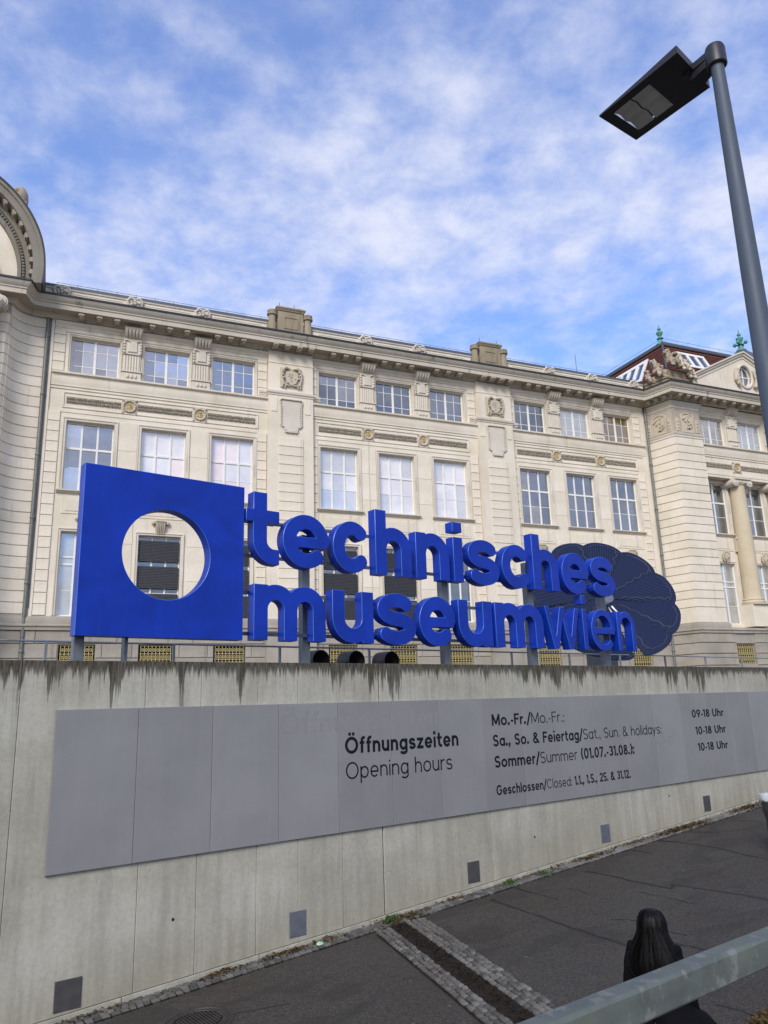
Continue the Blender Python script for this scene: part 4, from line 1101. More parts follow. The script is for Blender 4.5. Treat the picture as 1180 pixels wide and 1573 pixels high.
# corner strips and pipes of the wing
P(MB().box(37.10, 37.5, -.07, .01, 7.9, 23.28), 'corner_strip', smooth=False)
P(MB().box(-1.02 - .1, -.98 + .02, -.07, .01, 7.9, 23.28), 'corner_strip', smooth=False)
def pipe(x, y, name='downpipe'):
    mb = MB(); mb.tube([(x, y, TZ), (x, y, 23.3)], .085, 12)
    for z in (6.2, 9.4, 12.6, 15.8, 19.0, 22.2): mb.lathe(x, y, [(.10, z), (.115, z + .03), (.115, z + .10), (.10, z + .13)], 12)
    P(mb, name, M_pipe)
pipe(-1.27, -.14); pipe(37.62, -.17)
P(MB().tube([(-1.12, -.1, 8.3), (-1.12, -.1, 23.3)], .02, 6), 'earthing_cable', M_zinc)
mb = MB().tube([(16.42, -.06, 8), (16.42, -.06, 23.3)], .014, 5); P(mb, 'earthing_cable', M_trim)

# ---------------- right-hand pavilion
PO = -2.0
pier = MB().sweep(path_r + [(40.75, -1.0)], [(0, 7.9), (0, 23.3)], False); P(pier, 'pavilion_pier', smooth=False)
P(MB().sweep(path_r + [(40.75, -1.0)], [(.08, TZ), (.08, 7.26)], False), 'pavilion_plinth', M_plinth, smooth=False)
z = 8.92; k = 0
P(MB().sweep(path_r, [(0, 7.93), (.05, 7.95), (.05, 8.90), (0, 8.92)]), 'stone_course', M_stone)
while z < 20.4:
    h = .555
    P(MB().sweep(path_r, [(0, z + .02), (.055, z + .045), (.055, z + h - .015), (0, z + h)]), 'stone_course', M_stone, ang=20); z += h
for z0, z1 in [(6.64, 7.25), (5.95, 6.62), (5.2, 5.93), (4.4, 5.18)]:
    P(MB().sweep(path_r + [(40.75, -1.9)], [(.08, z0 + .01), (.13, z0 + .03), (.13, z1 - .03), (.08, z1 - .01)]), 'stone_course', M_plinth)
P(MB().sweep(path_r + [(40.75, -1.6)], [(0, 20.60), (.05, 20.64), (.05, 20.74), (.12, 20.82), (.14, 20.92), (0, 20.96)]), 'pier_band', M_trim)
P(MB().sweep(path_r + [(40.75, -1.6)], [(0, 22.72), (.03, 22.74), (.03, 22.90), (.08, 22.95), (.12, 23.05), (.20, 23.2), (0, 23.3)]), 'pier_band', M_trim)
# relief panels on the pier
def relief(w, h, arch=True):
    mb = MB()
    def arcz(r, n=8): return [(r * math.cos(PI * i / n), h - w / 2 * .55 + .55 * r * math.sin(PI * i / n)) for i in range(n + 1)]
    out = [(-w / 2, 0), (w / 2, 0)] + arcz(w / 2); inn = [(-w / 2 + .13, .10), (w / 2 - .13, .10)] + arcz(w / 2 - .13)
    n = len(out)
    mb.add([(x, -.07, z) for x, z in out] + [(x, -.07, z) for x, z in inn] + [(x, .0, z) for x, z in out] + [(x, -.015, z) for x, z in inn],
           [(i, (i + 1) % n, (i + 1) % n + n, i + n) for i in range(n)] + [(i, i + 2 * n, (i + 1) % n + 2 * n, (i + 1) % n) for i in range(n)] + [(i + n, (i + 1) % n + n, (i + 1) % n + 3 * n, i + 3 * n) for i in range(n)] + [tuple(range(3 * n, 4 * n))])
    r = random.Random(3)
    for k in range(9):
        a, z = r.uniform(-w * .28, w * .28), r.uniform(.25, h - .35)
        mb.tube([(a, -.04, z), (a + r.uniform(-.2, .2), -.09, z + r.uniform(-.1, .2)), (a + r.uniform(-.2, .2), -.04, z + r.uniform(.1, .3))], [.03, .055, .03], 5)
    return mb
def smallpanel(w, h):
    mb = MB(); mb.cbox(-w / 2, w / 2, -.05, .0, 0, h, .02)
    for k in range(3): mb.sphere((0, -.06, h * (.25 + .25 * k)), .07, 6, 4)
    return mb
RLF = part_mesh(relief(1.15, 1.45), M_ornam, name='relief_panel'); SMP = part_mesh(smallpanel(.30, .95), M_ornam, name='small_relief')
put('relief_panel', RLF, (39.55, -2.0, 21.0)); put('small_relief', SMP, (38.68, -2.0, 21.05)); put('small_relief', SMP, (40.42, -2.0, 21.05))
sd_ = (Vector((38.3, -2.0, 0)) - Vector((X1, 0, 0))).normalized(); ra = math.atan2(sd_.y, sd_.x)
for f, me in ((.5, RLF), (.13, SMP), (.87, SMP)):
    q = Vector((X1, 0, 0)).lerp(Vector((38.3, -2.0, 0)), f); put('relief_panel' if me is RLF else 'small_relief', me, (q.x, q.y, 21.0), rot=(0, 0, ra))
# bays of the pavilion
PC = [42.10, 45.75, 49.40, 53.05]
YB = -1.72
holes = [(c - 1.2, c + 1.2, 20.42, 22.50) for c in PC]
wall(40.75, 56, 18.12, 25.0, YB, holes, .3)
holes = [(c - 1.15, c + 1.15, 14.22, 17.84) for c in PC] + [(c - 1.05, c + 1.05, 7.95, 12.10) for c in PC]
wall(40.75, 56, 7.5, 18.12, -1.08, holes, .25)
P(MB().box(40.75, 56, YB, -1.08, 18.10, 18.13), 'soffit', M_stone, smooth=False)
wall(40.75, 56, TZ, 7.5, -1.98, [(c - .80, c + .85, 5.3, 6.60) for c in PC], .25, 'plinth_wall', M_plinth)
P(MB().sweep([(40.75, -1.9), (56, -1.9)], [(0, 7.26), (.20, 7.26), (.20, 7.40), (.26, 7.44), (.26, 7.50), (.18, 7.56), (.18, 7.62), (-.9, 7.70)]), 'plinth_moulding', M_plinth)
for i, c in enumerate(PC[:3]):
    window('top', c, YB + .24, 20.42, 22.50, 2.4, G_mid if i == 0 else G_grey)
    window('two', c + .1, -1.08 + .2, 14.22, 17.84, 2.1, G_blue, (1, G_dark))
    window('twolow', c + .1, -1.08 + .2, 7.95, 12.10, 1.9, G_grey)
    put('window_surround', AF_top, (c, YB, 20.42)); put('window_surround', AF_mid, (c, -1.08, 14.22)); put('window_surround', AF_low, (c, -1.08, 7.95))
    put('window_sill', SILL, (c, -1.08, 14.02)); put('sill_panel', APR, (c, -1.08, 12.98))
    put('cellar_grille', GRL, (c + .03, -1.88, 5.32)); put('cellar_window', DARKP, (c + .025, -1.75, 5.3))
    mk = MB()
    mk.sphere((0, -.22, .35), .24, 10, 8, (.85, .8, 1.2)); mk.sphere((0, -.42, .32), .06, 6, 5, (.8, 1, 1.4))
    for s_ in (-1, 1): mk.sphere((s_ * .09, -.38, .44), .05, 6, 4); mk.tube([(s_ * .12, -.3, .62), (s_ * .26, -.24, .5), (s_ * .25, -.2, .2), (s_ * .14, -.2, .0)], [.09, .08, .07, .04], 6)
    for k in range(6): mk.sphere((-.2 + k * .08, -.28, .66), .07, 6, 4)
    mk.tube([(0, -.3, .12), (0, -.26, -.12)], [.13, .04], 6)
    P_ = part_mesh(mk, M_ornam, name='stone_mask'); put('stone_mask', P_, (c + .15, -1.08, 12.2))
    blk_x = c + 1.55
    cs = MB(); cs.cbox(-.13, .13, -.22, .0, 0, 1.0, .02); cs.sphere((0, -.22, .95), .16, 8, 6, (1, 1, .8)); cs.sphere((0, -.2, .1), .10, 8, 6)
    put('console', part_mesh(cs, M_ornam, name='console'), (c + 1.38, -1.08, 12.95))
    for a, b in [(40.95 if i == 0 else c - 1.7, c - .82), (c + .87, c + 1.93)]:
        for z0, z1 in [(6.64, 7.25), (5.95, 6.62), (5.2, 5.93)]: blk(a, b, z0, z1, -1.98, .06)
for pth in ([(40.75, YB), (56, YB)],):
    P(MB().sweep(pth, [(0, 18.28), (.03, 18.28), (.03, 18.44), (0, 18.46)]), 'fascia_band')
    P(MB().sweep(pth, [(0, 19.52), (.05, 19.54), (.05, 19.64), (.10, 19.68), (.10, 19.78), (.13, 19.84), (.13, 20.28), (.26, 20.32), (.27, 20.40), (.0, 20.418)]), 'string_course')
    P(MB().sweep(pth, [(0, 22.70), (.05, 22.72), (.05, 22.90), (.09, 22.92), (.09, 23.05), (.16, 23.10), (.22, 23.22), (0, 23.30)]), 'architrave_band')
for a, b in [(40.95, 43.5), (44.34, 47.15), (48.0, 52)]:
    mb = MB(); mb.box(a, b, YB - .012, YB + .01, 18.76, 19.14); n = int((b - a) / .095)
    for k in range(n):
        x = a + (k + .5) * (b - a) / n
        for z, s_ in ((18.86, 1), (19.03, -1)): mb.tube([(x - .032, YB - .03, z - .05), (x + .01 * s_, YB - .045, z), (x + .032, YB - .03, z + .055)], [.012, .022, .012], 4)
    P(mb, 'carved_frieze', M_frz, smooth=False)
md0 = [o for o in bpy.data.objects if o.name.startswith('medallion')][0]
for c in (43.92, 47.57):
    o = md0.copy(); COL.objects.link(o); o.location = Vector((c - (A_[0] + A_[1]) / 2, YB, 0)); 
    for ch_ in list(md0.children): q = ch_.copy(); COL.objects.link(q); q.parent = o
    put('pilaster', TP, (c, YB, 20.42)); put('pilaster_capital', TCp, (c, YB, 21.87))
def ionic_column(cx, cy, z0, z1, r):
    mb = MB()
    mb.cbox(cx - r * 1.35, cx + r * 1.35, cy - r * 1.35, cy + r * 1.35, z0 - .001, z0 + .10, .01)
    n = 14; prof = [(r * 1.3, z0 + .1), (r * 1.34, z0 + .2), (r * 1.22, z0 + .28), (r * 1.1, z0 + .32), (r * 1.18, z0 + .38), (r * 1.02, z0 + .45)]
    for k in range(n + 1):
        f = k / n; prof.append((r * (1 - .15 * f ** 1.6), z0 + .5 + (z1 - z0 - 1.0) * f))
    prof += [(r * .9, z1 - .48), (r * 1.0, z1 - .36), (r * .9, z1 - .3)]
    mb.lathe(cx, cy, prof, 28)
    co = P(mb, 'column', M_yellow)
    m2 = MB()
    for s_ in (-1, 1):
        for rr, dd in ((.27, .0), (.19, .03), (.10, .06)):
            ring = lambda y, q: [(cx + s_ * r * 1.08 + q * math.cos(2 * PI * i / 16), y, z1 - .33 + q * math.sin(2 * PI * i / 16)) for i in range(16)]
            m2.loft([ring(cy - r * .98 - dd, rr), ring(cy + r * .98 + dd, rr)])
    m2.cbox(cx - r * 1.05, cx + r * 1.05, cy - r * 1.0, cy + r, z1 - .34, z1 - .12, .02); m2.cbox(cx - r * 1.28, cx + r * 1.28, cy - r * 1.15, cy + r * 1.1, z1 - .12, z1 - .005, .02)
    m2.build('column_capital', M_trim, parent=co)
for c in (43.98, 47.63, 51.28):
    ionic_column(c, -1.45, 9.2, 18.1, .60)
    P(MB().box(c - .86, c + .86, -2.10, -1.08, 7.72, 9.19), 'column_pedestal', smooth=False)
# gable with oval window
gy = -2.08
gp = [(40.7, 24.3), (52.0, 24.3), (52.0, 24.9), (50.7, 25.42), (46.4, 27.62), (45.75, 27.86), (45.1, 27.62), (40.7, 25.42)]
ox, oz, orx, orz = 45.72, 26.05, .62, .80
oval = [(ox + orx * math.cos(-2 * PI * i / 32), oz + orz * math.sin(-2 * PI * i / 32)) for i in range(32)]
me = flat_mesh([gp, oval], gy, .45, 0, 'gable'); me.materials.append(M_stone); me.transform(Matrix.Translation(-base_of[B.name])); link('gable', me, B)
mb = MB(); t = .0
for (a, b) in [((40.5, 25.42), (45.1, 27.68)), ((46.4, 27.68), (51, 25.35)), ((45.1, 27.68), (45.75, 27.95)), ((45.75, 27.95), (46.4, 27.68))]:
    dx, dz = b[0] - a[0], b[1] - a[1]; l = math.hypot(dx, dz); nx, nz = -dz / l, dx / l
    for o0, o1, d in ((-.42, -.34, .05), (-.20, -.04, .12), (-.04, .07, .22)):
        mb.prism([(a[0] + nx * o0, a[1] + nz * o0), (b[0] + nx * o0, b[1] + nz * o0), (b[0] + nx * o1, b[1] + nz * o1), (a[0] + nx * o1, a[1] + nz * o1)], gy - d, gy + .3 + d * .1)
P(mb, 'gable_moulding', M_trim, smooth=False)
mb = MB()
el = lambda y, k: [(ox + orx * k * math.cos(2 * PI * i / 32), y, oz + orz * k * math.sin(2 * PI * i / 32)) for i in range(32)]
mb.loft([el(gy + .2, 1.0), el(gy - .06, 1.0), el(gy - .12, 1.08), el(gy - .10, 1.22), el(gy + .01, 1.26)], False)
P(mb, 'oval_surround', M_trim)
for s_ in (-1, 1):
    mb = MB()
    mb.tube([(ox + s_ * .78, gy - .1, oz + .55), (ox + s_ * .98, gy - .16, oz + .1), (ox + s_ * 1.0, gy - .18, oz - .4), (ox + s_ * .70, gy - .16, oz - .85)], [.10, .17, .20, .12], 8)
    for k in range(6): mb.sphere((ox + s_ * (.88 + .08 * (k % 2)), gy - .22, oz + .4 - k * .22), .11, 6, 5)
    P(mb, 'oval_festoon', M_ornam)
mb = MB(); mb.loft([el(gy + .16, 1.0), el(gy + .16, .88), el(gy + .22, .88)], False); mb.box(ox - .035, ox + .035, gy + .17, gy + .22, oz - orz * .95, oz + orz * .95); mb.box(ox - orx * .95, ox + orx * .95, gy + .168, gy + .215, oz - .035, oz + .035)
ow = P(mb, 'oval_window', M_white); MB().add(el(gy + .21, .98), [tuple(range(32))]).build('pane', G_dark, parent=ow, smooth=False)
# corner pedestal and stone figures
P(MB().sweep([(37.9, -.2), (38.42, -1.85), (40.9, -1.85)], [(-.8, 24.2), (0, 24.2), (0, 24.95), (.08, 25.0), (.08, 25.12), (-.8, 25.2)]), 'corner_parapet', M_parapet)
P(MB().sweep([(38.3, -.9), (38.7, -1.75), (40.3, -1.75)], [(-.8, 25.1), (.02, 25.1), (.0, 25.75), (-.8, 25.8)]), 'statue_plinth', M_parapet)
rs = random.Random(11)
def figure(cx, cy, z, s, lean, mat=M_statue):
    """seated carved figure: body, head, arms and drapery"""
    v = []; e = []; r = []
    def add(p, rad, par=None):
        v.append((cx + p[0] * s, cy + p[1] * s, z + p[2] * s)); r.append(rad * s)
        if par is not None: e.append((par, len(v) - 1))
        return len(v) - 1
    pel = add((0, 0, .5), .26); ch1 = add((lean * .1, 0, .9), .24, pel); ne = add((lean * .16, -.02, 1.22), .10, ch1); add((lean * .2, -.06, 1.46), .17, ne)
    for sd in (-1, 1):
        a = add((sd * .28 + lean * .1, -.02, 1.12), .11, ch1); b = add((sd * .48 + lean * .12, -.15, .88 + rs.uniform(-.1, .35)), .09, a); add((sd * .42 + lean * .3, -.35, .95 + rs.uniform(-.2, .3)), .07, b)
        k = add((sd * .24, -.48, .52), .17, pel); f = add((sd * .28 + lean * .1, -.55, .12), .13, k); add((sd * .3, -.72, .02), .08, f)
    me = bpy.data.meshes.new('figure'); me.from_pydata(v, e, []); ob = bpy.data.objects.new('t', me); COL.objects.link(ob)
    m = ob.modifiers.new('s', 'SKIN'); m2 = ob.modifiers.new('u', 'SUBSURF'); m2.levels = 2
    for i, d in enumerate(me.skin_vertices[0].data): d.radius = (r[i], r[i]); d.use_root = i == 0
    dt = bpy.data.textures.new('fig', 'CLOUDS'); dt.noise_scale = .20; m3 = ob.modifiers.new('d', 'DISPLACE'); m3.texture = dt; m3.strength = .30 * s; m3.mid_level = .45
    dg = bpy.context.evaluated_depsgraph_get(); nm = bpy.data.meshes.new_from_object(ob.evaluated_get(dg)); bpy.data.objects.remove(ob)
    nm.name = 'stone_figure'; nm.materials.append(mat); nm.polygons.foreach_set('use_smooth', [True] * len(nm.polygons)); nm.transform(Matrix.Translation(-base_of[B.name]))
    return link('stone_figure', nm, B)
figure(38.95, -1.75, 25.65, 1.15, -.6); figure(39.75, -1.75, 25.50, 1.1, .7, M_ornam); figure(38.3, -1.1, 25.1, 1.05, -.9); figure(40.45, -1.8, 25.1, .75, .4, M_ornam); figure(37.95, -.5, 24.9, .8, .3)
# mansard
Aw, Bw = Vector((38.9, -1.5, 25.0)), Vector((40.85, .6, 29.05))
mb = MB().add([(38.9, -1.5, 25.0), (58, -1.5, 25.0), (58, .6, 29.05), (40.85, .6, 29.05), (38.9, 18, 25.0), (40.85, 16, 29.05)], [(0, 1, 2, 3), (4, 0, 3, 5)])
P(mb, 'mansard_slope', M_tile, smooth=False)
def slope_pt(side, u, v):    # u along, v up the slope 0..1
    if side == 'front': return Vector((u, -1.5 + 2.1 * v, 25.0 + 4.05 * v)), Vector((0, -.888, .46))
    return Vector((38.9 + 1.95 * v, u, 25.0 + 4.05 * v)), Vector((-.901, 0, .434))
tm = MB().box(-.5, .5, -.5, .5, -.5, .5); TIL = part_mesh(MB().add([(-.5, 0, -.5), (.5, 0, -.5), (.5, 0, .5), (-.5, 0, .5), (-.5, -.35, -.5), (.5, -.35, -.5), (0, -.9, -.5), (0, -.5, .5)], [(0, 1, 2, 3), (4, 6, 7, 3), (6, 5, 2, 7), (4, 0, 3), (1, 5, 2), (0, 4, 6, 5, 1)]), M_tile, False, name='roof_tile_course')
for k in range(20):                                     # tile courses as stepped strips
    v0, v1 = .05 + k * .045, .05 + (k + 1) * .045
    mb = MB()
    for side, a, b in (('front', 38.9 + 1.95 * v0, 47.8), ('left', -1.5 + 2.1 * v0, 12)):
        p0, n = slope_pt(side, a, v0); p1, _ = slope_pt(side, b, v0); p2, _ = slope_pt(side, b, v1); p3, _ = slope_pt(side, a + (.09), v1)
        mb.add([p0 + n * .07, p1 + n * .07, p2 + n * .012, p3 + n * .012, p0, p1], [(0, 1, 2, 3), (0, 4, 5, 1)])
    P(mb, 'roof_tile_course', M_tile, smooth=False)
P(MB().sweep([(40.8, 17), (40.8, .55), (58, .55)], [(-.3, 28.95), (.10, 28.98), (.14, 29.05), (.14, 29.16), (.05, 29.2), (.05, 29.30), (-.3, 29.36)]), 'roof_kerb', M_zinc)
P(MB().tube([(38.85, -1.55, 25.0), (40.75, .5, 29.0)], .07, 8), 'hip_ridge', M_zinc)
mb = MB(); mb.tube([(40.9, 16, 29.62), (40.9, .6, 29.62), (56, .6, 29.62)], .014, 4)
for k in range(14): mb.tube([(41.2 + k * 1.1, .6, 29.3), (41.2 + k * 1.1, .6, 29.64)], .012, 4)
P(mb, 'roof_wire', M_zinc, kind='stuff')
def skylight(side, u0, u1, v0, v1, n):
    a, nn = slope_pt(side, u0, v0); b, _ = slope_pt(side, u1, v0); c, _ = slope_pt(side, u1, v1); d, _ = slope_pt(side, u0, v1)
    mb = MB(); H_ = .14
    ex, ey = (b - a), (d - a)
    def q(x0, x1, y0, y1, h, m):
        pts = [a + ex * x0 + ey * y0, a + ex * x1 + ey * y0, a + ex * x1 + ey * y1, a + ex * x0 + ey * y1]
        m.add([p for p in pts] + [p + nn * h for p in pts], [(4, 5, 6, 7), (0, 1, 5, 4), (1, 2, 6, 5), (2, 3, 7, 6), (3, 0, 4, 7)])
    q(-.04, 1.04, -.05, 0.10, H_, mb); q(-.04, 1.04, .90, 1.05, H_, mb)
    w = 1 / n
    for k in range(n + 1): q(max(-.04, k * w - .045), min(1.04, k * w + .045), .10, .90, H_ - .004, mb)
    s = P(mb, 'skylight', M_white, smooth=False)
    for k in range(n):
        m = MB(); q(k * w + .045, (k + 1) * w - .045, .10, .90, .07, m); m.build('pane', G_dark, parent=s, smooth=False)
skylight('front', 41.75, 44.25, .48, .82, 3)
skylight('left', 5.6, 1.9, .36, .80, 4)
# copper finials
def finial(x, y, z, s):
    mb = MB(); mb.lathe(x, y, [(r * s, z + h * s) for r, h in [(.42, 0), (.40, .12), (.22, .3), (.16, .55), (.30, .62), (.16, .70), (.12, .82), (.22, .98), (.30, 1.16), (.30, 1.22), (.12, 1.30), (.09, 1.42), (.17, 1.52), (.13, 1.64), (.05, 1.74), (.02, 2.05)]], 14)
    P(mb, 'copper_finial', M_copper)
finial(41.0, .9, 29.2, .86)
finial(48.9, .5, 29.75, .95)
mb = MB()
for k in range(4): mb.sphere((48.9 + .42 * math.cos(k * PI / 2 + .4), .5 + .42 * math.sin(k * PI / 2 + .4), 30.45), .16, 8, 6)
P(mb, 'finial_scroll', M_copper)
P(MB().lathe(48.9, .5, [(1.9, 28.4), (1.5, 28.9), (.9, 29.3), (.55, 29.6), (.42, 29.8)], 18), 'zinc_dome', M_zinc)
# building mass and flat roofs behind
P(MB().add([(37.9, 9, 27.5), (-2.4, 9, 27.5), (-2.4, 24, 27.5), (37.9, 24, 27.5), (-2.4, 24, TZ), (37.9, 24, TZ)], [(0, 1, 2, 3), (3, 2, 4, 5)]), 'rear_mass', M_zinc, smooth=False)
P(MB().add([(40.85, .6, 29.1), (58, .6, 29.1), (58, 16, 29.1), (40.85, 16, 29.1)], [(0, 1, 2, 3)]), 'mansard_top', M_zinc, smooth=False)

# ---------------- left-hand centre pavilion: concave corner, piers, column and round gable
lp = path_all
curve = lp[1:]
zc = 7.93; n = 0
P(MB().sweep(lp, [(-.0, 7.9), (-.0, 23.3)], False), 'curved_wall', M_stone, smooth=True)
P(MB().sweep(lp, [(.08, TZ), (.08, 7.26)], False), 'pavilion_plinth', M_plinth)
z = 8.0; hh = .545
while z < 22.9:
    P(MB().sweep(curve, [(0, z + .02), (.05, z + .04), (.05, z + hh - .012), (0, z + hh)]), 'stone_course', M_stone, ang=25); z += hh
for z0, z1 in [(6.64, 7.25), (5.95, 6.62), (5.2, 5.93), (4.4, 5.18)]:
    P(MB().sweep(lp, [(.08, z0 + .01), (.12, z0 + .03), (.12, z1 - .03), (.08, z1 - .01)]), 'stone_course', M_plinth)
z = 8.0
while z < 22.2:                                          # pier projecting beyond the curve
    P(MB().sweep([(-4.3, -1.0), (-4.2, -1.14), (-3.12, -1.14), (-3.0, -1.0)], [(0, z + .02), (.05, z + .04), (.05, z + hh - .012), (0, z + hh)]), 'stone_course', M_stone); z += hh
ionic_column(-4.25, -1.75, 9.2, 23.2, .62)
mb = MB(); cx, cz = -3.42, 23.0
for rr, dd in ((.34, .0), (.25, .05), (.14, .1)):
    ring = lambda y, q: [(cx + q * math.cos(2 * PI * i / 16), y, cz + q * math.sin(2 * PI * i / 16)) for i in range(16)]
    mb.loft([ring(-1.75 - dd, rr), ring(-1.1, rr)])
for k in range(8): mb.sphere((cx - .1 + rs.uniform(-.25, .3), -1.6, cz - .35 - k * .09), rs.uniform(.07, .13), 6, 5)
P(mb, 'volute', M_corn)
# arch
AX, AZ = -7.3, 24.9
def arch_ring(r0, r1, y0, y1, name, mat, a0=-8, a1=100, n=40, z_off=0):
    mb = MB(); rings = []
    for i in range(n + 1):
        t = math.radians(a0 + (a1 - a0) * i / n); c, s = math.cos(t), math.sin(t)
        rings.append([(AX + r * c, y, AZ + z_off + r * s) for r, y in ((r0, y0), (r1, y0), (r1, y1), (r0, y1))])
    mb.loft(rings); return P(mb, name, mat)
arch_ring(5.18, 5.52, -2.0, -.3, 'arch_cornice', M_arch); arch_ring(5.52, 5.68, -2.1, -.3, 'arch_cornice', M_arch); arch_ring(5.69, 5.76, -2.16, 3, 'arch_flashing', M_darkmetal)
arch_ring(4.85, 5.179, -1.15, -.3, 'arch_cornice', M_arch); arch_ring(4.45, 4.62, -1.12, -.3, 'arch_moulding', M_arch); arch_ring(4.621, 4.849, -1.04, -.3, 'arch_moulding', M_arch)
arch_ring(0.5, 4.44, -.85, -.3, 'arch_tympanum', M_stone, 0, 180); arch_ring(3.3, 3.55, -1.25, -.86, 'arch_moulding', M_arch, 0, 120, z_off=-.9); arch_ring(3.55, 3.62, -1.30, -.86, 'arch_flashing', M_darkmetal, 0, 120, z_off=-.9)
for k in range(13):
    t = math.radians(-1 + k * 7.5); r = 5.03
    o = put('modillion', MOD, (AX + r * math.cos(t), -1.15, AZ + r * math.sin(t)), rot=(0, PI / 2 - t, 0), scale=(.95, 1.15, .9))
mb = MB()
for k in range(46):
    t = math.radians(k * 2.1); r = 4.74; mb.sphere((AX + r * math.cos(t), -1.08, AZ + r * math.sin(t)), .075, 6, 4)
P(mb, 'egg_moulding', M_arch)
mb = MB(); mb.lathe(-3.05, -1.0, [(.25, 28.6), (.34, 28.9), (.40, 29.2), (.36, 29.6), (.24, 29.85), (.1, 29.95)], 12)
for k in range(5): mb.sphere((-3.05 + .25 * math.cos(k), -1.25, 28.9 + k * .17), .16, 7, 5)
P(mb, 'roof_urn', M_statue)
P(MB().box(-12, -3.0, -.3, 12, 23.3, 29.2), 'pavilion_mass', M_zinc, smooth=False)

# ================================================================== SOLAR FLOWER behind the sign
sf = thing('solar_flower', 'dark blue fan shaped solar panel flower behind the right end of the sign', 'solar panel', WF, (18.37, 2.6, TZ))
sfn_w = Vector((math.cos(math.radians(31.5)) * math.sin(math.radians(174.6)), math.cos(math.radians(31.5)) * math.cos(math.radians(174.6)), math.sin(math.radians(31.5))))
Rm = Matrix.Rotation(-WF.rz, 3, 'Z'); sfn = Rm @ sfn_w
sa = Vector((0, 0, 1)).cross(sfn).normalized(); sb = sfn.cross(sa)
SC = Vector((18.37, 2.6, 6.10)); SR = 2.17
def disc(r, t, h=0): return SC + (sa * math.cos(t) + sb * math.sin(t)) * r + sfn * h
def petal(t0, t1, lift, name='petal', mat=None, r1=SR, r0=.16):
    nv, nu = 9, 12; vs = []; uv = []
    tm = (t0 + t1) / 2
    for i in range(nu + 1):
        f = i / nu
        for j in range(nv + 1):
            g = j / nv; t = t0 + (t1 - t0) * g
            edge = 1 - .055 * abs(2 * g - 1) ** 3.2
            r = r0 + (r1 * edge - r0) * f
            vs.append(disc(r, t, lift + .05 * math.sin(PI * g) * f + (.03 * g * f)))
            d = t - tm; uv.append((r * math.cos(d), r * math.sin(d)))
    n = nv + 1; fs = [(i * n + j, (i + 1) * n + j, (i + 1) * n + j + 1, i * n + j + 1) for i in range(nu) for j in range(nv)]
    k = len(vs); vs2 = [v - sfn * .03 for v in vs]
    border = [i * n for i in range(nu + 1)] + [nu * n + j for j in range(1, nv + 1)] + [i * n + nv for i in range(nu - 1, -1, -1)] + [j for j in range(nv - 1, 0, -1)]
    fb = [tuple(a + k for a in reversed(f)) for f in fs] + [(border[i], border[i] + k, border[(i + 1) % len(border)] + k, border[(i + 1) % len(border)]) for i in range(len(border))]
    me = bpy.data.meshes.new(name); b = base_of[sf.name]
    me.from_pydata([v - b for v in vs + vs2], [], fs + fb); me.materials.append(mat or M_solar); me.materials.append(M_solback)
    for i, p in enumerate(me.polygons): p.material_index = 0 if i < len(fs) else 1
    ul = me.uv_layers.new(name='UVMap')
    for l in me.loops: ul.data[l.index].uv = uv[l.vertex_index % k]
    o = link(name, me, sf); base_of[o.name] = b
    return o
STEP = math.radians(360 / 11)
T0 = math.radians(91)
rp = random.Random(4)
for k in range(11):
    t1 = T0 - k * STEP; t0 = t1 - STEP * 1.0
    if k == 5: t1 -= STEP * .28
    po = petal(t0 - .010, t1 + .004, .0 + .012 * (k % 3))
    # jagged pale cell edge near one side and the rim
    m = MB(); pts = []; r = .5; t = t0 + .06
    while r < SR * .93:
        pts.append(disc(r, t0 + .05 + .05 * (len(pts) % 4 in (1, 2)), .075)); 
        if len(pts) % 2: r += .16
    m.tube(pts, .004, 4); pts = []
    for j in range(10):
        g = .06 + j * .09; pts.append(disc(SR * (.955 - .10 * abs(2 * g - 1) ** 2.2) - .03 * (j % 2), t0 + STEP * g, .085))
    m.tube(pts, .0035, 4)
    m.build('cell_edge', M_silverline, parent=po)
m = MB(); m.tube([disc(.1, 0, -.05), disc(.1, 0, .05)], .2, 14); m.tube([SC - sfn * .25, SC + sfn * .03], .24, 16); m.build('hub', M_greysteel, parent=sf)
m = MB().tube([(18.5, 2.85, TZ), (18.45, 2.8, 5.9)], .14, 14); m.box(18.15, 18.85, 2.65, 3.2, TZ, 4.75); m.build('mast', M_greysteel, parent=sf)
m = MB().tube([disc(.35, math.radians(-62), .02), disc(1.35, math.radians(-66), .02)], .03, 6); m.build('strut', M_white, parent=sf)

# ================================================================== STREET LAMP (its foot stands outside the picture)
lx, ly = 1.784, 3.30
lp_ = thing('street_lamp', 'tall dark grey street lamp with one flat rectangular head against the sky', 'street lamp', WORLD, (lx, ly, -.4))
zt = 6.49
MB().tube([(lx, ly, -.4), (lx, ly, 2.5), (lx, ly, 5.3), (lx, ly, zt)], [.070, .062, .0445, .0315], 32).build('pole', M_lampp, parent=lp_)
MB().lathe(lx, ly, [(.046, 6.435), (.050, 6.44), (.050, 6.535), (.044, 6.552), (.0, 6.555)], 32).build('pole_cap', M_lampd, parent=lp_)
MB().lathe(lx, ly, [(.16, -.4), (.16, -.37), (.10, -.35), (.10, -.2)], 24).build('base_plate', M_lampp, parent=lp_)
F1, F2, N1, N2 = Vector((1.288, 3.70)), Vector((1.56, 3.90)), Vector((1.84, 3.51)), Vector((1.575, 3.268))
def lq(u, v): return (F1 * (1 - v) + F2 * v) * (1 - u) + (N2 * (1 - v) + N1 * v) * u     # u 0 far..1 near, v across
mb = MB()
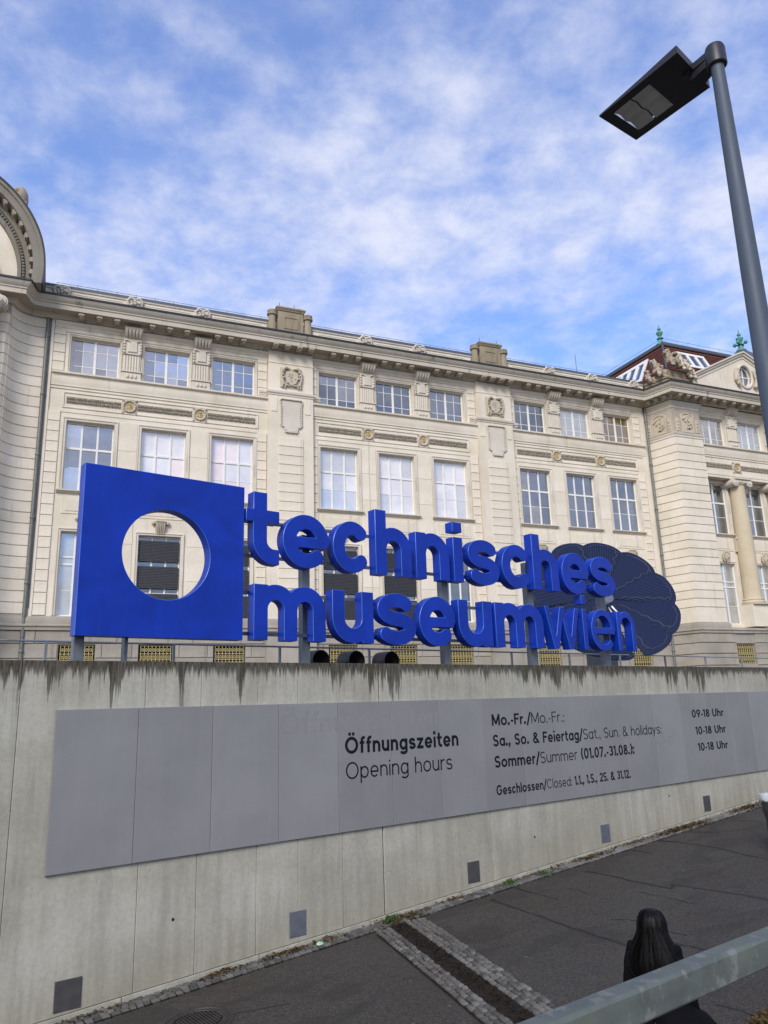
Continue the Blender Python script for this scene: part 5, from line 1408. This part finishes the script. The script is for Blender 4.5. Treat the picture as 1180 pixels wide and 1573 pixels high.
def slab(u0, u1, v0, v1, zb, zta, ztb, m):
    p = [lq(u0, v0), lq(u1, v0), lq(u1, v1), lq(u0, v1)]
    m.add([(*q, zb) for q in p] + [(*p[0], zta), (*p[1], ztb), (*p[2], ztb), (*p[3], zta)], [(0, 3, 2, 1), (4, 5, 6, 7), (0, 1, 5, 4), (1, 2, 6, 5), (2, 3, 7, 6), (3, 0, 4, 7)])
# frame round the glass recess, then the solid rear part
G0, G1, GV0, GV1 = .11, .60, .15, .86
slab(0, G0, 0, 1, 6.50, 6.508, 6.512, mb); slab(G0, G1, 0, GV0, 6.50, 6.512, 6.528, mb); slab(G0, G1, GV1, 1, 6.50, 6.512, 6.528, mb)
slab(G1, 1, 0, 1, 6.50, 6.528, 6.545, mb); slab(G0, G1, GV0, GV1, 6.5305, 6.532, 6.5321, mb)
mb.build('lamp_head', M_lampd, parent=lp_, smooth=False)
mb = MB(); slab(G0, G1, GV0, GV1, 6.501, 6.504, 6.504, mb)
gm, t = material('lamp_glass'); b1 = t.n('ShaderNodeBsdfTransparent', {'Color': (0.9, 0.9, 0.9, 1)}); b2 = t.n('ShaderNodeBsdfGlossy', {'Color': (.8, .8, .85, 1), 'Roughness': .08}); t.n('ShaderNodeOutputMaterial', {0: t.n('ShaderNodeMixShader', {0: .12, 1: b1.outputs[0], 2: b2.outputs[0]}).outputs[0]})
mb.build('lamp_glass', gm, parent=lp_, smooth=False)
mb = MB(); M_refl = simple('reflector', (0.78, 0.76, 0.72), .35, .1)
for v0, v1, z0, z1 in [(GV0, .36, 6.508, 6.529), (.36, .50, 6.529, 6.512), (.50, .66, 6.512, 6.529), (.66, GV1, 6.529, 6.508)]:
    for u0, u1 in ((G0, .33), (.35, G1)):
        p = [lq(u0, v0), lq(u1, v0), lq(u1, v1), lq(u0, v1)]; mb.add([(*p[0], z0), (*p[1], z0), (*p[2], z1), (*p[3], z1)], [(0, 1, 2, 3)])
mb.build('reflector', M_refl, parent=lp_, smooth=False)
mb = MB(); c = Vector((lx, ly)); a = lq(.97, .62); d = (c - a).normalized(); q = Vector((-d.y, d.x)) * .055
for h0, h1, k in ((6.455, 6.50, .8), (6.498, 6.535, 1.0)):
    p = [a - q * k, c - q * .6, c + q * .6, a + q * k]
    mb.add([(*v, h0) for v in p] + [(*v, h1) for v in p], [(0, 3, 2, 1), (4, 5, 6, 7), (0, 1, 5, 4), (1, 2, 6, 5), (2, 3, 7, 6), (3, 0, 4, 7)])
mb.tube([(*(a - q * 1.3), 6.505), (*(a + q * 1.3), 6.505)], .022, 10)
mb.build('bracket', M_lampd, parent=lp_)

# ================================================================== FOREGROUND RAIL AND ITS TERRACE
fr = thing('handrail', 'galvanised square handrail crossing the lower right corner in front of the walker', 'handrail', WF, (0, -10.1, 1.7))
def galv():
    m, t = material('weathered_galvanised'); o = t.n('ShaderNodeTexCoord').outputs['Object']
    n1 = t.noise(t.scl(o, (4, 12, 12)), 1, 5, .6); v = t.n('ShaderNodeTexVoronoi', {'Vector': o, 'Scale': 28.0}, feature='F1').outputs[1]
    bw = t.n('ShaderNodeRGBToBW', {0: v}).outputs[0]
    c = t.mix(t.ss(n1, .35, .7), (0.072, 0.085, 0.080, 1), (0.12, 0.138, 0.108, 1)); c = t.mix(t.math('MULTIPLY', bw, .30), c, (.18, .20, .20, 1))
    c = t.mix(t.ss(t.noise(o, 24, 4), .56, .66, 0, .5), c, (.24, .25, .23, 1)); c = t.mix(t.ss(t.noise(t.scl(o, (3, 9, 9), (5, 1, 2)), 1, 4), .58, .72, 0, .5), c, (.07, .085, .065, 1))
    finish(t, c, t.ss(n1, .3, .7, .42, .62), .35, n1, .15, .004); return m
M_galv = galv()
mb = MB(); y0, y1, z0, z1, c = -10.119, -10.073, 2.742, 2.80, .006
sec = [(y0 + c, z0), (y1 - c, z0), (y1, z0 + c), (y1, z1 - c), (y1 - c, z1), (y0 + c, z1), (y0, z1 - c), (y0, z0 + c)]
mb.loft([[(x, y, z) for y, z in sec] for x in (-3, 0, 1.5, 4, 7)]); mb.build('rail', M_galv, parent=fr, ang=30)
for x in (-2.2, .1, 2.5, 4.9): MB().box(x - .02, x + .02, -10.116, -10.079, 1.7, 2.741).build('post', M_galv, parent=fr, smooth=False)
mb = MB().add([(-3, -10.0, 1.7), (7, -10.0, 1.7), (7, -16, 1.7), (-3, -16, 1.7), (-3, -10.0, -.8), (7, -10.0, -.8), (7, -16, -.8), (-3, -16, -.8)], [(0, 1, 2, 3), (0, 4, 5, 1), (1, 5, 6, 2), (0, 3, 7, 4)])
mb.build('viewing_platform', M_conc, frame=WF, kind='structure', smooth=False)

# ================================================================== LITTER BIN
bs, bnn = 15.60, 3.00
bx = thing('litter_bin', 'dark litter bin with crumpled white bag liner at the right edge', 'litter bin', WF, (bs, -bnn, gz(bs)))
g0 = gz(bs); R0 = .26
prf = [(.19, 0), (.215, .01), (.215, .62), (.235, .74), (R0, .80), (R0, 1.02), (R0 - .02, 1.04)]
MB().lathe(bs, -bnn, [(r, g0 + z) for r, z in prf], 28).build('bin_body', M_bin, parent=bx)
mb = MB(); rb = random.Random(8); rings = []
for i, (r, z) in enumerate([(R0 + .012, .97), (R0 + .035, 1.0), (R0 + .032, 1.06), (R0 + .012, 1.10), (R0 - .03, 1.09), (R0 - .05, .98)]):
    rings.append([(bs + (r + rb.uniform(-.012, .012)) * math.cos(2 * PI * k / 36), -bnn + (r + rb.uniform(-.012, .012)) * math.sin(2 * PI * k / 36), g0 + z + rb.uniform(-.015, .015)) for k in range(36)])
mb.loft(rings, False); mb.build('bag_liner', M_bag, parent=bx)

# ================================================================== MANHOLE, WEEDS, LITTER
ms, mn, mr = 4.47, 1.32, .38
mh = thing('manhole_cover', 'round ribbed cast iron manhole cover in the asphalt near the wall foot', 'manhole cover', WF, (ms, -mn, gz(ms)))
def slp(v): return (v[0], v[1], v[2] + SL * (v[0] - ms))
mb = MB(); mb.lathe(ms, -mn, [(mr + .05, gz(ms) - .01), (mr + .05, gz(ms) + .006), (mr + .01, gz(ms) + .010), (mr, gz(ms) - .01)], 40); mb.v = [slp(v) for v in mb.v]; mb.build('ring', M_iron, parent=mh)
mb = MB(); mb.lathe(ms, -mn, [(mr - .012, gz(ms) - .01), (mr - .012, gz(ms) + .007), (mr - .02, gz(ms) + .009)], 40)
for k in range(15):
    x = -.28 + k * .04; l = math.sqrt(max(.01, .27 ** 2 - x * x)); mb.box(ms + x - .009, ms + x + .009, -mn - l, -mn + l, gz(ms) + .0092, gz(ms) + .016)
mb.lathe(ms, -mn, [(.335, gz(ms) + .009), (.33, gz(ms) + .016), (.30, gz(ms) + .016), (.295, gz(ms) + .009)], 40)
mb.v = [slp(v) for v in mb.v]; mb.build('cover', M_iron, parent=mh, smooth=False)
def tuft(name, label, cat, s, n, size, count, mat, spread=1.0, group=None, flat=.5):
    r = random.Random(int(s * 100)); z = gz(s)
    t_ = thing(name, label, cat, WF, (s, -n, z), group=group)
    mb = MB()
    for k in range(count):
        a = r.uniform(0, 2 * PI); d = abs(r.gauss(0, .45)) * size * spread; px, py = s + d * math.cos(a), min(-.03, -n + d * math.sin(a) * .6)
        h = size * r.uniform(.15, flat) * max(.15, 1 - d / size * .7); l = size * r.uniform(.14, .30); b = r.uniform(0, 2 * PI); w = l * .34
        ex, ey = math.cos(b), math.sin(b); zg = gz(px); zz = zg + h * r.uniform(.2, 1)
        mb.add([(px, py, zg), (px + ex * l * .5 - ey * w, py + ey * l * .5 + ex * w, zz), (px + ex * l, py + ey * l, zz * 1 + r.uniform(-.02, .015)), (px + ex * l * .5 + ey * w, py + ey * l * .5 - ex * w, zz - .01)], [(0, 1, 2, 3)])
    mb.v = [(x, min(y, -.03), z_) for x, y, z_ in mb.v]
    mb.build('leaves', mat, parent=t_, smooth=False, kind='stuff')
    m = MB()
    for k in range(6):
        a = k; m.tube([(s, -n, z - .01), (s + .3 * size * math.cos(a), -n + .15 * size * math.sin(a) - .02, z + size * .35)], [.006, .002], 4)
    m.build('stems', mat, parent=t_, kind='stuff')
tuft('weed', 'leafy green weed at the wall foot where the cobbled channel meets the wall', 'weed', 8.32, .16, .26, 420, M_leaf, 1.0)
tuft('weed', 'green weed clump at the wall foot right of the third vent cover', 'weed', 11.05, .16, .24, 300, M_leaf, 1.2)
tuft('weed', 'low green weed by the cobbles, second clump right of the third vent cover', 'weed', 11.95, .20, .22, 300, M_leaf, 1.4, flat=.35)
tuft('weed', 'small dry yellowish weed on the cobbles above the manhole cover', 'weed', 5.05, .14, .13, 120, M_litter, 1.0)
rl = random.Random(21); mb = MB()
def leafbit(s, n, z, l, m):
    b = rl.uniform(0, 2 * PI); ex, ey = math.cos(b) * l, math.sin(b) * l
    m.add([(s, -n, z + rl.uniform(0, .012)), (s + ex * .5 - ey * .35, -n + ey * .5 + ex * .35, z + rl.uniform(.004, .03)), (s + ex, -n + ey, z + rl.uniform(0, .02)), (s + ex * .5 + ey * .35, -n + ey * .5 - ex * .35, z + rl.uniform(.004, .03))], [(0, 1, 2, 3)])
for (c, d, n0, sp, cnt) in [(5.4, .25, .10, .05, 120), (6.4, .4, .12, .05, 200), (7.1, .3, .12, .05, 80), (8.5, .5, .15, .1, 260), (9.8, .4, .08, .04, 60), (13.4, .5, .16, .06, 160), (16.4, .8, .16, .07, 420), (17.2, .6, .2, .08, 260), (19.6, .9, .18, .09, 420), (12.6, 1.8, .10, .05, 110), (14.9, 1.0, .10, .05, 130), (3.6, .5, .1, .04, 60)]:
    for k in range(cnt):
        s = c + rl.gauss(0, .5) * d; n = max(.05, n0 + rl.gauss(0, 1) * sp); leafbit(s, n, gz(s) + .012 + abs(rl.gauss(0, .015)) * (1.5 if cnt > 300 else 1), rl.uniform(.03, .07), mb)
mb.build('leaf_litter', M_litter, frame=WF, kind='stuff', smooth=False)
mb = MB()
for k in range(700):
    t_ = rl.uniform(0, 8); w = rl.gauss(.45, .06); p = ch(t_, w)
    if p.y > .36: leafbit(p.x, p.y, gz(p.x) + .004, rl.uniform(.015, .05), mb)
mb.build('channel_debris', M_dirt, frame=WF, kind='stuff', smooth=False)
m = MB(); rr = random.Random(3); m.sphere((6.92, -.20, gz(6.92) + .03), .05, 8, 6, (1.2, .8, .6)); m.v = [(x + rr.uniform(-.012, .012), y + rr.uniform(-.012, .012), z + rr.uniform(-.012, .012)) for x, y, z in m.v]
o = m.build('paper_scrap', simple('pale_green_scrap', (.45, .6, .42), .6), frame=WF, label='crumpled pale green paper scrap on the cobbles under the second vent cover', cat=None) if False else None
b_ = Vector((6.92, -.20, gz(6.92))); m.build('paper_scrap', simple('pale_green_scrap', (.38, .55, .36), .6), frame=WF, base=b_, smooth=False)
props(bpy.data.objects['paper_scrap'], 'crumpled pale green paper scrap on the cobbles under the second vent cover', 'litter')
# planting bed with fallen leaves, lower right corner
strip_mesh(WF, [7.4, 8, 9, 10, 12, 14], [-9.4, -8, -6.9, -6.06], lambda x, y: gz(x) + .02).build('planting_bed', M_dirt, frame=WF, kind='structure', smooth=False)
mb = MB()
for k in range(5000):
    s = rl.uniform(7.6, 11.0); n = 6.02 + abs(rl.gauss(0, .45)); leafbit(s, n, gz(s) + .03 + rl.uniform(0, .03), rl.uniform(.025, .06), mb)
mb.build('fallen_leaves', M_litter, frame=WF, kind='stuff', smooth=False)

# ================================================================== PERSON
ps_, pn_ = 6.38, 6.50
pg = gz(ps_); pw = WF.w((ps_, -pn_, pg))
head_az = math.atan2(pw.x, pw.y) + math.radians(14)
pr = bpy.data.objects.new('person', None); COL.objects.link(pr); pr.location = pw; pr.rotation_euler = (0, 0, -head_az)   # local +Y is the way the person faces
base_of[pr.name] = Vector((0, 0, 0)); props(pr, 'person with long black hair and black coat seen from behind, below the handrail', 'person')
def skin_mesh(name, nodes, edges, mat, lv=2, root=0):
    me = bpy.data.meshes.new('t'); me.from_pydata([n[:3] for n in nodes], edges, []); ob = bpy.data.objects.new('t', me); COL.objects.link(ob)
    ob.modifiers.new('s', 'SKIN'); m2 = ob.modifiers.new('u', 'SUBSURF'); m2.levels = lv
    for i, d in enumerate(me.skin_vertices[0].data):
        q = nodes[i]; d.radius = (q[3], q[4] if len(q) > 4 else q[3]); d.use_root = i == root
    nm = bpy.data.meshes.new_from_object(ob.evaluated_get(bpy.context.evaluated_depsgraph_get())); bpy.data.objects.remove(ob)
    nm.name = name; nm.materials.clear(); nm.materials.append(mat); nm.polygons.foreach_set('use_smooth', [True] * len(nm.polygons))
    return link(name, nm, pr)
N = [(0, 0, .92, .15, .12), (0, 0, 1.08, .13, .10), (0, 0, 1.25, .15, .11), (0, -.01, 1.40, .08), (0, .0, 1.46, .055), (0, .02, 1.53, .085, .095), (0, .02, 1.61, .075, .09)]
Ed = [(0, 1), (1, 2), (2, 3), (3, 4), (4, 5), (5, 6)]
def chain(start, pts):
    k = start
    for p in pts: N.append(p); Ed.append((k, len(N) - 1)); k = len(N) - 1
    return k
hands = {}
for s_ in (-1, 1):
    out = 0
    chain(0, [(s_ * .10, 0, .82, .085), (s_ * .105, .06 * s_, .48, .058), (s_ * .105, .02 * s_, .10, .038), (s_ * .115, .02 * s_ + .10, .035, .035), (s_ * .12, .02 * s_ + .17, .025, .025)])
    w = chain(3, [(s_ * .17, -.01, 1.365, .058), (s_ * (.215 + out * .5), -.02, 1.10, .045), (s_ * (.225 + out), .08, .88, .028), (s_ * (.225 + out), .11, .81, .030, .018)])
    hx, hy = s_ * (.225 + out), .11
    for q, (dx, l) in enumerate([(-.026, .062), (-.009, .075), (.009, .070), (.026, .054)]):
        chain(w, [(hx + dx * .4, hy + dx, .775, .0095), (hx + dx * .4 - s_ * .006, hy + dx + .004, .775 - l * .5, .0085), (hx + dx * .4 - s_ * .018, hy + dx + .006, .775 - l, .0075)])
    chain(w, [(hx - s_ * .012, hy + .035, .80, .011), (hx - s_ * .02, hy + .052, .765, .009)])
skin_mesh('body', N, Ed, M_skin)
# face, ears
m = MB(); m.tube([(0, .105, 1.555), (0, .128, 1.525), (0, .118, 1.515)], [.007, .014, .010], 6)
for s_ in (-1, 1): m.sphere((s_ * .084, .015, 1.54), .024, 6, 5, (.4, .8, 1.2)); m.sphere((s_ * .033, .098, 1.56), .012, 6, 5)
m.tube([(-.025, .103, 1.487), (0, .110, 1.487), (.025, .103, 1.487)], [.004, .008, .004], 5)
m.build('face', M_skin, parent=pr)
# trousers, shoes
for s_ in (-1, 1):
    MB().tube([(s_ * .095, 0, .90), (s_ * .105, .03, .6), (s_ * .108, .05 * s_, .42), (s_ * .105, .02 * s_, .09)], [.115, .095, .080, .065], 14).build('trouser_leg', M_trous, parent=pr)
    m = MB(); m.sphere((s_ * .113, .02 * s_ + .07, .045), .06, 10, 8, (.85, 2.3, .75)); m.build('shoe', M_shoe, parent=pr)
# coat: body and sleeves in one skin
N2 = [(.02, -.01, .98, .22, .17), (.01, -.01, 1.12, .195, .15), (0, -.01, 1.26, .185, .14), (0, -.015, 1.36, .13, .11), (0, -.01, 1.43, .085, .085), (.15, -.05, .82, .29, .22), (.28, -.07, .68, .33, .26), (.36, -.08, .52, .36, .28)]
E2 = [(0, 1), (1, 2), (2, 3), (3, 4), (0, 5), (5, 6), (6, 7)]
for s_ in (-1, 1):
    o = .02; b = len(N2)
    N2 += [(s_ * .165, -.01, 1.345, .088), (s_ * (.215 + o * .4), -.02, 1.14, .078), (s_ * (.235 + o), .07, .93, .062), (s_ * (.235 + o), .10, .80, .060)]
    E2 += [(3, b), (b, b + 1), (b + 1, b + 2), (b + 2, b + 3)]
co = skin_mesh('coat', N2, E2, M_coat)
tx = bpy.data.textures.new('folds', 'CLOUDS'); tx.noise_scale = .14
dm = co.modifiers.new('folds', 'DISPLACE'); dm.texture = tx; dm.strength = .035; dm.mid_level = .5
# hair: crown and long fall, with strands
rings = []; rh = random.Random(5)
prof = [(1.683, .012, .012, 0), (1.678, .05, .055, 0), (1.655, .088, .10, .0), (1.615, .112, .122, 0), (1.565, .122, .13, -.005), (1.51, .126, .13, -.015), (1.45, .15, .135, -.025), (1.38, .19, .14, -.035), (1.31, .225, .14, -.05), (1.23, .225, .13, -.07), (1.15, .17, .10, -.085), (1.07, .12, .07, -.095), (1.0, .06, .03, -.10)]
for z, rx, ry, oy in prof:
    rg = []
    for k in range(48):
        a = 2 * PI * k / 48; f = 1 + .03 * math.sin(k * 7.3 + z * 3) + .02 * math.sin(k * 3.1)
        y = math.sin(a) * ry * f + oy
        if z < 1.60 and y > .06: y = .06                # open for the face
        rg.append((math.cos(a) * rx * f, y, z))
    rings.append(rg)
m = MB().loft(rings); 
for k in range(260):
    a = rh.uniform(PI * .90, PI * 2.10); w1, w2 = rh.uniform(-.06, .06), rh.uniform(.99, 1.05); pts = []; ph = rh.uniform(0, 6)
    st_ = rh.choice([1, 2, 3, 4, 6]); 
    for i, (z, rx, ry, oy) in enumerate(prof[st_:]):
        aa = a + w1 * i * .3 + .02 * math.sin(i * 1.7 + ph); kk = w2 * (1 + .015 * math.sin(i * 2.3 + ph))
        pts.append((math.cos(aa) * rx * kk, math.sin(aa) * ry * kk + oy, z))
    m.tube(pts, [.0016] * (len(pts) - 1) + [.0006], 3, False)
m.build('hair', M_hair, parent=pr, ang=60)
